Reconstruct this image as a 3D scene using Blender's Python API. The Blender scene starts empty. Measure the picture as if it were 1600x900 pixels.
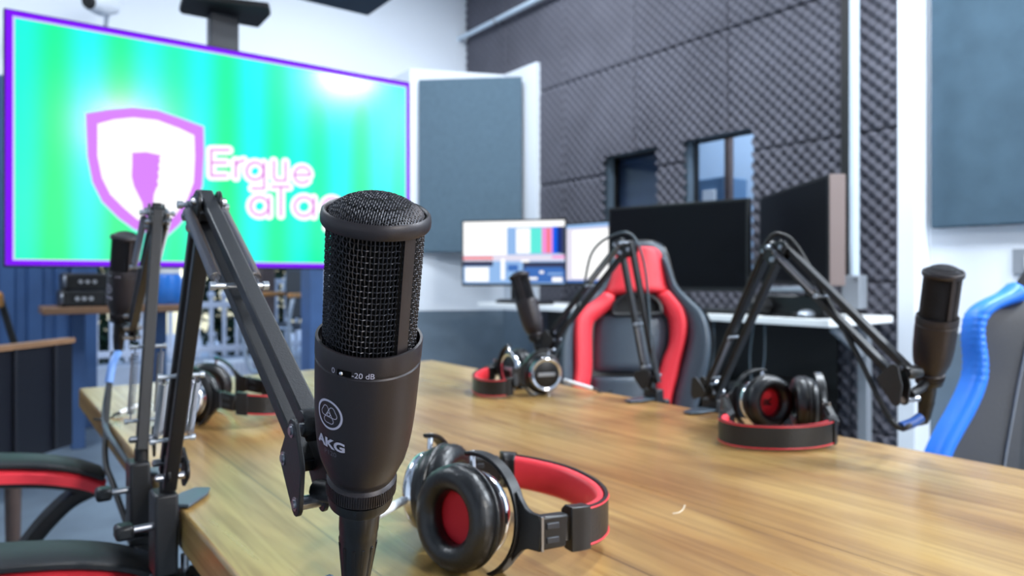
import bpy, bmesh, math, random
from math import sin, cos, pi, radians, sqrt, atan2
from mathutils import Vector as V, Matrix
random.seed(7)
SC = bpy.context.scene
COL = SC.collection
# ------------------------------------------------------------------ viewpoint frame
F = 1109.0; HZ = 434.0; CX = 800.0; H = 1.01; TZ = 0.75
YAW = radians(36.5)
FWD = V((sin(YAW), cos(YAW), 0)); RGT = V((cos(YAW), -sin(YAW), 0)); UP = V((0, 0, 1)); CAM = V((0, 0, H))
def ray(px, py): return FWD + RGT*((px-CX)/F) + UP*((HZ-py)/F)
def at(px, py, d): return CAM + ray(px, py)*d
def onX(px, py, X): r = ray(px, py); return CAM + r*(X/r.x)
def onY(px, py, Y): r = ray(px, py); return CAM + r*(Y/r.y)
def onZ(px, py, Z): r = ray(px, py); return CAM + r*((Z-H)/r.z)
def onP(px, py, p0, n): r = ray(px, py); return CAM + r*((p0-CAM).dot(n)/r.dot(n))
def cs(lat, d, z=TZ): v = FWD*d + RGT*lat; return V((v.x, v.y, z))
def csd(lat, d, z=0): return (FWD*d + RGT*lat + UP*z).normalized()
# ------------------------------------------------------------------ materials
def lin(c): c /= 255.0; return c/12.92 if c <= .04045 else ((c+.055)/1.055)**2.4
def rgb(r, g, b): return (lin(r), lin(g), lin(b), 1)
MATS = {}
def mat(name, col, rough=.5, metal=0, coat=0, spec=.5, emit=None, est=1, noise=0, nscale=60, bump=0, bscale=200, trans=0, sheen=0):
    m = bpy.data.materials.new(name); m.use_nodes = True; nt = m.node_tree; b = nt.nodes['Principled BSDF']
    b.inputs['Base Color'].default_value = rgb(*col); b.inputs['Roughness'].default_value = rough
    b.inputs['Metallic'].default_value = metal; b.inputs['Coat Weight'].default_value = coat
    b.inputs['Specular IOR Level'].default_value = spec
    b.inputs['Transmission Weight'].default_value = trans
    if emit: b.inputs['Emission Color'].default_value = rgb(*emit); b.inputs['Emission Strength'].default_value = est
    if noise or bump:
        tc = nt.nodes.new('ShaderNodeTexCoord')
    if noise:
        n = nt.nodes.new('ShaderNodeTexNoise'); n.inputs['Scale'].default_value = nscale; n.inputs['Detail'].default_value = 4
        nt.links.new(tc.outputs['Object'], n.inputs['Vector'])
        r = nt.nodes.new('ShaderNodeValToRGB'); c = rgb(*col)
        r.color_ramp.elements[0].position = .3; r.color_ramp.elements[1].position = .7
        r.color_ramp.elements[0].color = tuple(x*(1-noise) for x in c[:3])+(1,)
        r.color_ramp.elements[1].color = tuple(min(1, x*(1+noise)) for x in c[:3])+(1,)
        nt.links.new(n.outputs['Fac'], r.inputs['Fac']); nt.links.new(r.outputs['Color'], b.inputs['Base Color'])
    if bump:
        n2 = nt.nodes.new('ShaderNodeTexNoise'); n2.inputs['Scale'].default_value = bscale; n2.inputs['Detail'].default_value = 3
        nt.links.new(tc.outputs['Object'], n2.inputs['Vector'])
        bp = nt.nodes.new('ShaderNodeBump'); bp.inputs['Strength'].default_value = bump; bp.inputs['Distance'].default_value = .002
        nt.links.new(n2.outputs['Fac'], bp.inputs['Height']); nt.links.new(bp.outputs['Normal'], b.inputs['Normal'])
    MATS[name] = m; return m
M_wall = mat('white paint', (226, 232, 240), .6, bump=.05, bscale=90)
M_ceil = mat('ceiling paint', (225, 230, 238), .7)
M_dado = mat('grey dado paint', (90, 106, 120), .55, noise=.08, nscale=8)
M_foam = mat('acoustic foam', (92, 92, 101), .95, spec=.15, noise=.12, nscale=3)
M_fabric = mat('grey acoustic fabric', (86, 106, 120), .9, spec=.2, noise=.06, nscale=30, bump=.2, bscale=400)
M_fabric2 = mat('blue grey acoustic fabric', (70, 91, 106), .9, spec=.2, noise=.10, nscale=9, bump=.4, bscale=60)
M_cloud = mat('dark fabric', (66, 78, 92), .9, spec=.2)
M_black = mat('black plastic', (17, 17, 19), .38)
M_blackm = mat('black matte', (13, 13, 15), .6)
M_metal = mat('black powder coat', (24, 24, 27), .42, metal=.2, spec=.6, bump=.1, bscale=900)
M_mic = mat('mic satin black', (44, 39, 42), .42, metal=.35, spec=.55, bump=.06, bscale=1500)
M_wire = mat('mesh wire', (58, 58, 63), .42, metal=.6)
M_core = mat('mic core', (5, 5, 6), .8, spec=.1)
M_chrome = mat('chrome', (225, 228, 235), .12, metal=1)
M_steel = mat('steel', (170, 172, 178), .28, metal=1)
M_spring = mat('spring steel', (150, 150, 156), .3, metal=1)
M_slate = mat('slate painted steel', (82, 96, 108), .35, metal=.2)
M_leath = mat('black leather', (16, 16, 18), .36, spec=.6, bump=.25, bscale=260)
M_gleath = mat('grey black leather', (62, 74, 85), .4, spec=.6, bump=.2, bscale=160)
M_dleath = mat('charcoal leather', (52, 55, 62), .5, spec=.5, bump=.2, bscale=160)
M_red = mat('red leather', (244, 58, 70), .45, bump=.15, bscale=160)
M_redf = mat('red cloth disc', (200, 20, 36), .7)
M_blue = mat('blue leather', (38, 126, 240), .42, bump=.15, bscale=120)
M_bluep = mat('blue painted steel', (54, 86, 132), .6, noise=.15, nscale=4)
M_bluec = mat('blue cable', (38, 84, 160), .4)
M_lblue = mat('light blue sleeve', (120, 160, 225), .4)
M_greyc = mat('grey cable', (70, 84, 94), .45)
M_whitep = mat('white plastic', (238, 240, 242), .3)
M_desk = mat('white laminate', (242, 244, 244), .35)
M_cond = mat('grey conduit paint', (196, 212, 226), .4)
M_grey = mat('grey plastic', (132, 138, 146), .5)
M_dgrey = mat('dark grey plastic', (44, 47, 54), .4)
M_tan = mat('tan wood', (142, 106, 78), .5, noise=.15, nscale=14)
M_orange = mat('orange wood', (206, 140, 72), .45, noise=.1, nscale=14)
M_brown = mat('brown timber', (92, 74, 68), .7, noise=.2, nscale=10)
M_concr = mat('outdoor concrete', (176, 182, 192), .9, noise=.1, nscale=5)
M_fence = mat('fence white paint', (200, 204, 216), .6)
M_leaf = mat('leaves', (44, 70, 48), .6, noise=.4, nscale=4)
M_leafy = mat('yellow green leaves', (150, 190, 50), .6, noise=.2, nscale=20)
M_bezel = mat('screen black glass', (10, 10, 14), .12, spec=.5)
M_off = mat('dark screen', (10, 10, 15), .4, spec=.12)
M_mark = mat('pale print', (196, 192, 208), .5)
M_mark2 = mat('dim print', (92, 92, 104), .5)
M_lab = mat('black print', (14, 6, 8), .6)
M_silver = mat('silver plastic', (170, 178, 188), .3, metal=.6)
M_wbtl = mat('blue jug plastic', (50, 126, 220), .3)
M_thread = mat('white thread', (230, 220, 200), .7)
M_brownp = mat('brown plastic', (120, 104, 100), .5)
M_dark = mat('dark brown leather', (20, 22, 32), .4, bump=.2, bscale=60)
M_floor = mat('concrete floor', (108, 121, 132), .4, noise=.22, nscale=3.2, bump=.05, bscale=40)
M_glass = mat('window glass', (235, 240, 245), .02, trans=1)
M_glass.node_tree.nodes['Principled BSDF'].inputs['IOR'].default_value = 1.15
M_booth = mat('booth blue paint', (168, 190, 214), .7)
M_navy = mat('navy blind', (58, 76, 106), .7)
def emis(name, col, st): return mat(name, (0, 0, 0), .5, emit=col, est=st, spec=.1)
E_white = emis('screen white', (255, 255, 255), 1.15)
E_pale = emis('screen pale', (232, 228, 246), 1.0)
E_lblue = emis('screen light blue', (150, 190, 240), 1.0)
E_mblue = emis('screen mid blue', (70, 120, 200), .9)
E_dblue = emis('screen dark blue', (24, 50, 130), .9)
E_blue = emis('screen blue', (20, 96, 240), 1.0)
E_cyan = emis('screen cyan', (100, 240, 225), 1.0)
E_pink = emis('screen pink', (250, 150, 220), 1.0)
E_coral = emis('screen coral', (250, 120, 120), 1.0)
E_slate = emis('screen slate', (60, 66, 96), .9)
E_mauve = emis('screen mauve', (222, 134, 255), 1.0)
E_mauve2 = emis('screen mauve line', (222, 110, 226), 1.0)
E_purple = emis('screen purple', (130, 10, 255), 1.0)
E_red = emis('red light', (255, 70, 50), 1.5)
def mk_tv():
    m = mat('tv picture', (0, 0, 0), .16, spec=.5, emit=(0, 255, 200), est=1.0); nt = m.node_tree; b = nt.nodes['Principled BSDF']
    tc = nt.nodes.new('ShaderNodeTexCoord'); sp = nt.nodes.new('ShaderNodeSeparateXYZ'); nt.links.new(tc.outputs['Object'], sp.inputs[0])
    def mth(op, a, bv=None):
        n = nt.nodes.new('ShaderNodeMath'); n.operation = op
        for i, x in enumerate((a, bv)):
            if x is None: continue
            if isinstance(x, (int, float)): n.inputs[i].default_value = x
            else: nt.links.new(x, n.inputs[i])
        return n.outputs[0]
    w = mth('SINE', mth('MULTIPLY', sp.outputs['X'], 2*pi/.205)); w2 = mth('SINE', mth('MULTIPLY', sp.outputs['X'], 2*pi/.33))
    v = mth('ADD', mth('ADD', mth('MULTIPLY', w, .34), mth('MULTIPLY', w2, .12)), mth('ADD', mth('MULTIPLY', sp.outputs['X'], .22), .40))
    v = mth('ADD', v, mth('MULTIPLY', sp.outputs['Z'], .3))
    r = nt.nodes.new('ShaderNodeValToRGB'); nt.links.new(v, r.inputs['Fac'])
    r.color_ramp.elements[0].position = 0; r.color_ramp.elements[0].color = rgb(0, 255, 140)
    r.color_ramp.elements[1].position = 1; r.color_ramp.elements[1].color = rgb(0, 255, 255)
    nt.links.new(r.outputs['Color'], b.inputs['Emission Color']); return m
M_tv = mk_tv()
def mk_wood():
    m = mat('worn timber top', (170, 130, 84), .3, spec=.5); nt = m.node_tree; b = nt.nodes['Principled BSDF']; L = nt.links
    tc = nt.nodes.new('ShaderNodeTexCoord')
    def noise(sc, det, mapping, dist=0):
        mp = nt.nodes.new('ShaderNodeMapping'); mp.inputs['Scale'].default_value = mapping; L.new(tc.outputs['Object'], mp.inputs['Vector'])
        n = nt.nodes.new('ShaderNodeTexNoise'); n.inputs['Scale'].default_value = sc; n.inputs['Detail'].default_value = det
        n.inputs['Distortion'].default_value = dist; L.new(mp.outputs[0], n.inputs['Vector']); return n.outputs['Fac'], mp
    def ramp(fac, stops):
        r = nt.nodes.new('ShaderNodeValToRGB'); cr = r.color_ramp
        while len(cr.elements) < len(stops): cr.elements.new(.5)
        for e, (p, c) in zip(cr.elements, stops): e.position = p; e.color = c if len(c) == 4 else rgb(*c)
        L.new(fac, r.inputs['Fac']); return r.outputs['Color']
    def mix(kind, f, a, c):
        n = nt.nodes.new('ShaderNodeMix'); n.data_type = 'RGBA'; n.blend_type = kind
        if isinstance(f, float): n.inputs[0].default_value = f
        else: L.new(f, n.inputs[0])
        L.new(a, n.inputs[6]); L.new(c, n.inputs[7]); return n.outputs[2]
    f1, _ = noise(1, 7, (10, 1.9, 10), .9)
    base = ramp(f1, [(.22, (134, 99, 56)), (.42, (166, 131, 78)), (.58, (183, 151, 94)), (.8, (198, 170, 112))])
    f2, _ = noise(1, 8, (70, 3.0, 70), .6)
    fine = ramp(f2, [(.3, (150, 128, 104)), (.55, (255, 255, 255))])
    c = mix('MULTIPLY', .45, base, fine)
    f3, _ = noise(1, 3, (2.2, 1.2, 2), .5)
    tint = ramp(f3, [(.35, (206, 160, 120)), (.5, (255, 250, 240)), (.68, (220, 224, 190))])
    c = mix('MULTIPLY', .55, c, tint)
    f5, _ = noise(1, 4, (14, .8, 14), 2.0)
    streak = ramp(f5, [(.61, (255, 255, 255)), (.67, (170, 124, 84)), (.72, (255, 255, 255))])
    c = mix('MULTIPLY', .38, c, streak)
    # board seams along Y
    sp = nt.nodes.new('ShaderNodeSeparateXYZ'); L.new(tc.outputs['Object'], sp.inputs[0])
    d = nt.nodes.new('ShaderNodeMath'); d.operation = 'MODULO'; d.inputs[1].default_value = .19
    a0 = nt.nodes.new('ShaderNodeMath'); a0.operation = 'ADD'; a0.inputs[1].default_value = .755; L.new(sp.outputs['X'], a0.inputs[0]); L.new(a0.outputs[0], d.inputs[0])
    seam = ramp(d.outputs[0], [(0, (120, 90, 60)), (.0035, (255, 255, 255))])
    c = mix('MULTIPLY', .8, c, seam)
    L.new(c, b.inputs['Base Color'])
    rr = ramp(f2, [(.3, (.40, .40, .40, 1)), (.7, (.26, .26, .26, 1))]); b.inputs['Coat Weight'].default_value = .35; b.inputs['Coat Roughness'].default_value = .22; L.new(rr, b.inputs['Roughness'])
    bp = nt.nodes.new('ShaderNodeBump'); bp.inputs['Strength'].default_value = .12; bp.inputs['Distance'].default_value = .002
    L.new(f2, bp.inputs['Height']); L.new(bp.outputs['Normal'], b.inputs['Normal'])
    return m
M_wood = mk_wood()
# ------------------------------------------------------------------ mesh building
RM = {}
def root_of(o):
    while o.parent: o = o.parent
    return o
def frame(d, hint=UP):
    d = d.normalized(); a = hint.cross(d)
    if a.length < 1e-5: a = V((1, 0, 0)).cross(d)
    a.normalize(); return a, d.cross(a).normalized()
class MB:
    def __init__(s): s.v = []; s.f = []; s.m = []; s.mi = 0
    def add(s, vs, fs):
        o = len(s.v); s.v += [V(x) for x in vs]; s.f += [tuple(i+o for i in f) for f in fs]; s.m += [s.mi]*len(fs); return s
    def box(s, lo, hi):
        x0, y0, z0 = lo; x1, y1, z1 = hi
        return s.add([(x0,y0,z0),(x1,y0,z0),(x1,y1,z0),(x0,y1,z0),(x0,y0,z1),(x1,y0,z1),(x1,y1,z1),(x0,y1,z1)],
              [(0,3,2,1),(4,5,6,7),(0,1,5,4),(1,2,6,5),(2,3,7,6),(3,0,4,7)])
    def obox(s, c, ax, ay, az):          # half-axis vectors
        c = V(c); vs = [c+ax*i+ay*j+az*k for k in (-1,1) for (i,j) in ((-1,-1),(1,-1),(1,1),(-1,1))]
        fl = ax.cross(ay).dot(az) < 0; fs = [(0,3,2,1),(4,5,6,7),(0,1,5,4),(1,2,6,5),(2,3,7,6),(3,0,4,7)]
        return s.add(vs, [f[::-1] for f in fs] if fl else fs)
    def bar(s, a, b, wdir, w, h):
        a = V(a); b = V(b); d = b-a; n = d.normalized(); wd = (wdir-n*wdir.dot(n)).normalized(); hd = n.cross(wd)
        return s.obox((a+b)/2, d/2, wd*(w/2), hd*(h/2))
    def tube(s, path, r, seg=8, closed=False, caps=True):
        path = [V(p) for p in path]; n = len(path); rs = r if isinstance(r, (list, tuple)) else [r]*n
        T = []
        for i in range(n):
            if closed: t = path[(i+1) % n]-path[i-1]
            else: t = path[min(i+1, n-1)]-path[max(i-1, 0)]
            T.append(t.normalized())
        a, b = frame(T[0]); vs = []
        for i in range(n):
            a = (a-T[i]*a.dot(T[i])).normalized(); b = T[i].cross(a)
            vs += [path[i]+(a*cos(2*pi*k/seg)+b*sin(2*pi*k/seg))*rs[i] for k in range(seg)]
        fs = []
        for i in range(n if closed else n-1):
            j = (i+1) % n
            fs += [(i*seg+k, i*seg+(k+1) % seg, j*seg+(k+1) % seg, j*seg+k) for k in range(seg)]
        if caps and not closed:
            fs += [tuple(range(seg))[::-1], tuple((n-1)*seg+k for k in range(seg))]
        return s.add(vs, fs)
    def cyl(s, a, b, r0, r1=None, seg=20): return s.tube([a, b], [r0, r0 if r1 is None else r1], seg)
    def lathe(s, prof, c=V((0,0,0)), ax=UP, seg=40, a0=0, a1=2*pi, hint=V((0,1,0)), close=False):
        c = V(c); ax = ax.normalized(); u, w = frame(ax, hint); full = abs(a1-a0-2*pi) < 1e-6; k = seg if full else seg+1; vs = []
        for (r, z) in prof:
            for i in range(k):
                t = a0+(a1-a0)*i/seg; vs.append(c+ax*z+(u*cos(t)+w*sin(t))*max(r, 1e-6))
        n = len(prof); fs = []
        for j in range(n if close else n-1):
            q = (j+1) % n
            for i in range(seg): i2 = (i+1) % k; fs.append((j*k+i, j*k+i2, q*k+i2, q*k+i))
        if not full and close:
            fs.append(tuple(j*k for j in range(n))); fs.append(tuple(j*k+seg for j in range(n))[::-1])
        return s.add(vs, fs)
    def prism(s, pts, vec):
        n = len(pts); pts = [V(p) for p in pts]; vec = V(vec)
        vs = pts+[p+vec for p in pts]; fs = [tuple(range(n))[::-1], tuple(range(n, 2*n))]+[(i, (i+1) % n, n+(i+1) % n, n+i) for i in range(n)]
        return s.add(vs, fs)
    def poly(s, pts): return s.add(pts, [tuple(range(len(pts)))])
    def sphere(s, c, r, seg=16, sc=(1,1,1)):
        c = V(c); vs = []; rings = seg//2
        for j in range(rings+1):
            t = pi*j/rings
            for i in range(seg):
                p = 2*pi*i/seg; vs.append(c+V((r*sin(t)*cos(p)*sc[0], r*sin(t)*sin(p)*sc[1], r*cos(t)*sc[2])))
        return s.add(vs, [(j*seg+i, (j+1)*seg+i, (j+1)*seg+(i+1) % seg, j*seg+(i+1) % seg) for j in range(rings) for i in range(seg)])
    def ribbon(s, path, wd, w, n0, n1, centre):   # swept strip: wd width direction, thickness from n0 to n1 towards centre
        path = [V(p) for p in path]; n = len(path); vs = []
        for i in range(n):
            t = (path[min(i+1, n-1)]-path[max(i-1, 0)]).normalized(); nn = t.cross(wd).normalized()
            if nn.dot(centre-path[i]) < 0: nn = -nn
            p = path[i]
            q = (n1-n0)*.35
            vs += [p+nn*n0-wd*(w/2), p+nn*n0+wd*(w/2), p+nn*(n1-q)+wd*(w/2), p+nn*n1+wd*(w*.36), p+nn*n1-wd*(w*.36), p+nn*(n1-q)-wd*(w/2)]
        k = 6; fs = [(i*k+j, i*k+(j+1) % k, (i+1)*k+(j+1) % k, (i+1)*k+j) for i in range(n-1) for j in range(k)]
        fs += [tuple(range(k))[::-1], tuple((n-1)*k+j for j in range(k))]
        return s.add(vs, fs)
    def helix(s, a, b, R, r, pitch, seg=5, per=9):
        a = V(a); b = V(b); d = b-a; L = d.length; u, w = frame(d); n = max(4, int(L/pitch*per))
        return s.tube([a+d*(i/n)+(u*cos(2*pi*i/per)+w*sin(2*pi*i/per))*R for i in range(n+1)], r, seg)
    def xf(s, M): s.v = [M @ p for p in s.v]; return s
    def build(s, name, mats, parent=None, smooth=38, bevel=0, seg=2, sub=0, local=False):
        me = bpy.data.meshes.new(name)
        vs = s.v
        if parent and not local:
            Mi = RM[root_of(parent).name].inverted(); vs = [Mi @ p for p in vs]
        me.from_pydata([tuple(p) for p in vs], [], s.f); me.update()
        if not isinstance(mats, (list, tuple)): mats = [mats]
        for m in mats: me.materials.append(m)
        if len(mats) > 1: me.polygons.foreach_set('material_index', s.m)
        bm = bmesh.new(); bm.from_mesh(me); bmesh.ops.recalc_face_normals(bm, faces=bm.faces); bm.to_mesh(me); bm.free()
        if smooth:
            me.polygons.foreach_set('use_smooth', [True]*len(me.polygons)); me.set_sharp_from_angle(angle=radians(smooth))
        o = bpy.data.objects.new(name, me); COL.objects.link(o)
        if parent: o.parent = parent
        if bevel:
            md = o.modifiers.new('bevel', 'BEVEL'); md.width = bevel; md.segments = seg; md.limit_method = 'ANGLE'; md.angle_limit = radians(35)
        if sub:
            md = o.modifiers.new('sub', 'SUBSURF'); md.levels = sub; md.render_levels = sub
        if not parent: RM[o.name] = Matrix.Identity(4)
        return o
def tag(o, label, cat, group=None, kind=None):
    o['label'] = label; o['category'] = cat
    if group: o['group'] = group
    if kind: o['kind'] = kind
    return o
def thing(name, label, cat, loc=(0,0,0), group=None, M=None):
    o = bpy.data.objects.new(name, None); COL.objects.link(o); o.empty_display_size = .05
    if M is None: M = Matrix.Translation(V(loc))
    o.location = M.to_translation(); o.rotation_euler = M.to_euler(); RM[o.name] = M.copy()
    return tag(o, label, cat, group)
def struct(mb, name, m, **k):
    o = mb.build(name, m, **k); o['kind'] = 'structure'; return o
def copy_tree(o, parent=None):
    c = o.copy(); COL.objects.link(c); c.parent = parent
    for ch in list(o.children): copy_tree(ch, c)
    return c
def orient(c, z, x=None, y=None):
    z = z.normalized()
    if y is not None: y = (y-z*y.dot(z)).normalized(); x = y.cross(z)
    else: x = (x-z*x.dot(z)).normalized(); y = z.cross(x)
    M = Matrix((x, y, z)).transposed().to_4x4(); M.translation = c; return M
def smoothpath(pts, n=8, closed=False):
    pts = [V(p) for p in pts]; out = []; N = len(pts); rng = N if closed else N-1
    for i in range(rng):
        g = (lambda k: pts[k % N]) if closed else (lambda k: pts[min(max(k, 0), N-1)])
        p0, p1, p2, p3 = g(i-1), g(i), g(i+1), g(i+2)
        for k in range(n):
            t = k/n; out.append(.5*((2*p1)+(p2-p0)*t+(2*p0-5*p1+4*p2-p3)*t*t+(3*p1-p0-3*p2+p3)*t**3))
    if not closed: out.append(pts[-1])
    return out
def text_geo(body, size, offset=0, extrude=0, align='LEFT', sp=1.0):
    cu = bpy.data.curves.new('t', 'FONT'); cu.body = body; cu.size = size; cu.offset = offset; cu.extrude = extrude; cu.align_x = align; cu.space_character = sp; cu.resolution_u = 4
    o = bpy.data.objects.new('t', cu); COL.objects.link(o); dg = bpy.context.evaluated_depsgraph_get(); dg.update()
    me = bpy.data.meshes.new_from_object(o.evaluated_get(dg)); vs = [v.co.copy() for v in me.vertices]; fs = [tuple(p.vertices) for p in me.polygons]
    bpy.data.objects.remove(o); bpy.data.curves.remove(cu); bpy.data.meshes.remove(me); return vs, fs
# ================================================================== ROOM
YW = 5.6; XR = 3.6; ZC = 3.8
struct(MB().box((-3.2, -4.2, -.05), (5.3, YW, 0)), 'floor', M_floor, smooth=0)
struct(MB().box((-3.2, -4.2, ZC), (5.3, YW+.15, ZC+.1)), 'ceiling', M_ceil, smooth=0)
struct(MB().box((-3.3, -4.2, 0), (-3.2, YW+.15, ZC)), 'wall_left', M_wall, smooth=0)
struct(MB().box((-3.2, -4.3, 0), (5.3, -4.2, ZC)), 'wall_rear', M_wall, smooth=0)
OX0, OX1, OZ = .60, 2.08, 2.25
w = MB(); w.box((-3.2, YW, 0), (OX0-.15, YW+.15, ZC)); w.box((OX1+.12, YW, 0), (5.3, YW+.15, ZC)); w.box((OX0-.15, YW, OZ+.1), (OX1+.12, YW+.15, ZC))
struct(w, 'wall_front', M_wall, smooth=0)
w = MB()      # ribbed blue panel left of the opening
x = -1.6
while x < OX0-.2:
    w.prism([(x, YW-.002, 0), (x+.02, YW-.04, 0), (x+.09, YW-.04, 0), (x+.11, YW-.002, 0)], (0, 0, 2.3)); x += .15
w.box((-1.6, YW-.012, 0), (OX0-.17, YW-.001, 2.3))
struct(w, 'trim_1', M_bluep, smooth=0)
w = MB(); w.box((OX0-.15, YW-.08, 0), (OX0, YW+.14, OZ)); w.box((OX1, YW-.08, 0), (OX1+.12, YW+.14, OZ)); w.box((OX0-.15, YW-.08, OZ), (OX1+.12, YW+.14, OZ+.1))
struct(w, 'door_1', M_bluep, smooth=0, bevel=.006)
# foam wall
WIN = [(3.23, 3.73, 1.05, 1.885), (2.49, 3.0, 1.05, 1.892)]
w = MB(); segs = [1.668, 2.49, 3.0, 3.23, 3.73, YW]
for i in range(5):
    y0, y1 = segs[i], segs[i+1]
    hole = [q for q in WIN if abs(q[0]-y0) < 1e-6]
    if hole:
        q = hole[0]; w.box((XR+.03, y0, 0), (XR+.13, y1, q[2])); w.box((XR+.03, y0, q[3]), (XR+.13, y1, ZC))
    else: w.box((XR+.03, y0, 0), (XR+.13, y1, ZC))
w.mi = 1
def foam(y0, y1, z0, z1, seedk):
    st = .0125 if y1 < 3.5 else .0167
    p = .07; ny = max(2, round((y1-y0)/st)); nz = max(2, round((z1-z0)/st)); vs = []; fs = []
    flat = 1.0 if (y0 < 4.1) else .7
    for i in range(ny+1):
        y = y0+(y1-y0)*i/ny
        for j in range(nz+1):
            z = z0+(z1-z0)*j/nz
            e = min(1, min(y-y0, y1-y, z-z0, z1-z)/.008+.55)
            h = .034*flat*(.5+.5*sin(2*pi*y/p)*sin(2*pi*z/p)) + (seedk % 3)*.002
            vs.append((XR+.028-.018*e-h*e, y, z))
    for i in range(ny):
        for j in range(nz):
            yc = y0+(y1-y0)*(i+.5)/ny; zc = z0+(z1-z0)*(j+.5)/nz
            if any(a < yc < b and c < zc < d for a, b, c, d in WIN): continue
            a = i*(nz+1)+j; fs.append((a, a+1, a+nz+2, a+nz+1))
    w.add(vs, fs)
ys = [1.668, 1.91, 2.67, 3.43, 4.19, 4.95, YW-.01]; zs = [0, .23, .99, 1.75, 2.51, 3.27, ZC-.01]
kk = 0
for a, b in zip(ys, ys[1:]):
    for c, d in zip(zs, zs[1:]): kk += 1; foam(a, b, c, d, kk*7 % 5)
struct(w, 'wall_right', [M_dado, M_foam], smooth=60)
for i, (y0, y1, z0, z1) in enumerate(WIN):
    w = MB(); t = .012
    for (a, b, c, d) in ((y0, y0+t, z0, z1), (y1-t, y1, z0, z1), (y0+t, y1-t, z0, z0+t), (y0+t, y1-t, z1-t, z1)): w.box((XR+.09, a, c), (XR+.128, b, d))
    w.mi = 1; w.box((XR+.105, y0+t, z0+t), (XR+.111, y1-t, z1-t))
    struct(w, 'window_%d' % (i+1), [M_blackm, M_glass], smooth=0)
# the booth behind the windows
w = MB(); w.box((5.2, 1.668, 0), (5.3, YW, ZC)); struct(w, 'wall_booth', M_booth, smooth=0)
w = MB(); w.box((XR+.13, 1.6, 0), (5.2, 1.668, ZC)); struct(w, 'wall_booth_end', M_booth, smooth=0)
w = MB(); w.box((XR+.16, 3.12, .9), (XR+.175, 4.1, 2.1))
for k in range(12): w.box((XR+.152, 3.12, .92+k*.1), (XR+.16, 4.1, .935+k*.1))
tag(w.build('window_blind', M_navy, smooth=0), 'navy blind drawn behind the small left window of the foam wall', 'blind')
w = MB(); w.box((4.55, 3.35, 0), (4.62, 3.42, 2.35)); w.box((4.55, 3.55, 0), (4.6, 4.2, 1.95)); t_ = w
b_ = thing('booth_shelf', 'pale shelving upright seen through the right window of the foam wall', 'shelving', (4.55, 3.5, 0))
MB().box((4.55, 3.36, 0), (4.6, 3.41, 2.4)).build('upright', M_brown, b_, bevel=.003)
MB().box((4.6, 3.45, 0), (4.9, 4.2, 1.8)).build('cabinet', mat('booth cabinet', (90, 120, 150), .6), b_, bevel=.01)
MB().box((4.58, 3.52, .1), (4.598, 3.64, 1.7)).build('door_edge', M_whitep, b_, bevel=.003)
# booth end post + right-hand wall
struct(MB().box((XR-.02, 1.59, 0), (3.75, 1.668, ZC)), 'trim_2', M_wall, smooth=0)
struct(MB().box((3.75, -4.2, 0), (3.85, 1.6, ZC)), 'wall_alcove', M_wall, smooth=0)
struct(MB().box((3.742, -4.2, 0), (3.752, 1.59, .745)), 'trim_3', M_dado, smooth=0)
# white corner chase
w = MB(); w.prism([(2.83, YW, 0), (2.83, 5.25, 0), (3.56, 4.93, 0), (3.56, 4.48, 0), (XR+.04, 4.48, 0), (XR+.04, YW, 0)], (0, 0, 2.75)); struct(w, 'wall_corner', M_wall, smooth=0)
w = MB(); w.prism([(2.82, YW-.002, 0), (2.82, 5.243, 0), (3.552, 4.922, 0), (3.552, 4.47, 0), (3.562, 4.47, 0), (3.562, 4.95, 0), (2.84, 5.27, 0), (2.84, YW-.002, 0)], (0, 0, .735))
w.box((OX1+.12, YW-.01, 0), (2.82, YW-.001, .735)); struct(w, 'trim_4', M_dado, smooth=0)
# corner acoustic panel
t_ = thing('acoustic_panel', 'tall grey fabric acoustic panel angled across the white corner', 'acoustic panel', (3.18, 4.89, 1.22))
a = V((2.87, 5.18, 0)); b = V((3.50, 4.60, 0)); n = V((-(b-a).y*-1, 0, 0)); d = (b-a).normalized(); n = V((d.y, -d.x, 0));
if n.dot(-a) < 0: n = -n
MB().prism([a+UP*1.22, b+UP*1.22, b+UP*2.65, a+UP*2.65], -n*.05).build('panel', M_fabric, t_, bevel=.006)
MB().prism([a+d*.03-n*.05+UP*1.25, b-d*.03-n*.05+UP*1.25, b-d*.03-n*.05+UP*2.62, a+d*.03-n*.05+UP*2.62], -n*.03).build('backing_frame', M_tan, t_, bevel=.002)
MB().bar(b-d*.1-n*.08+UP*2.4, V((3.55, 4.75, 2.4)), UP, .02, .02).build('bracket', M_steel, t_)
# right panel
t_ = thing('acoustic_panel', 'big blue grey acoustic panel hung high on the right white wall', 'acoustic panel', (3.72, .9, 1.25))
MB().box((3.69, .05, 1.25), (3.735, 1.565, 2.75)).build('panel', M_fabric2, t_, bevel=.008)
MB().box((3.735, .1, 1.28), (3.749, 1.5, 2.72)).build('backing_board', M_tan, t_)
p = onX(1583, 389, 3.748); q = onX(1640, 428, 3.748)
t_ = thing('light_switch', 'grey wall switch below the large right acoustic panel', 'switch', p)
MB().box((3.735, q.y, q.z), (3.752, p.y, p.z)).build('switch_plate', M_grey, t_, bevel=.003)
MB().box((3.729, q.y+.05, q.z+.03), (3.736, p.y-.05, p.z-.03)).build('rocker', M_whitep, t_, bevel=.002)
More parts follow.
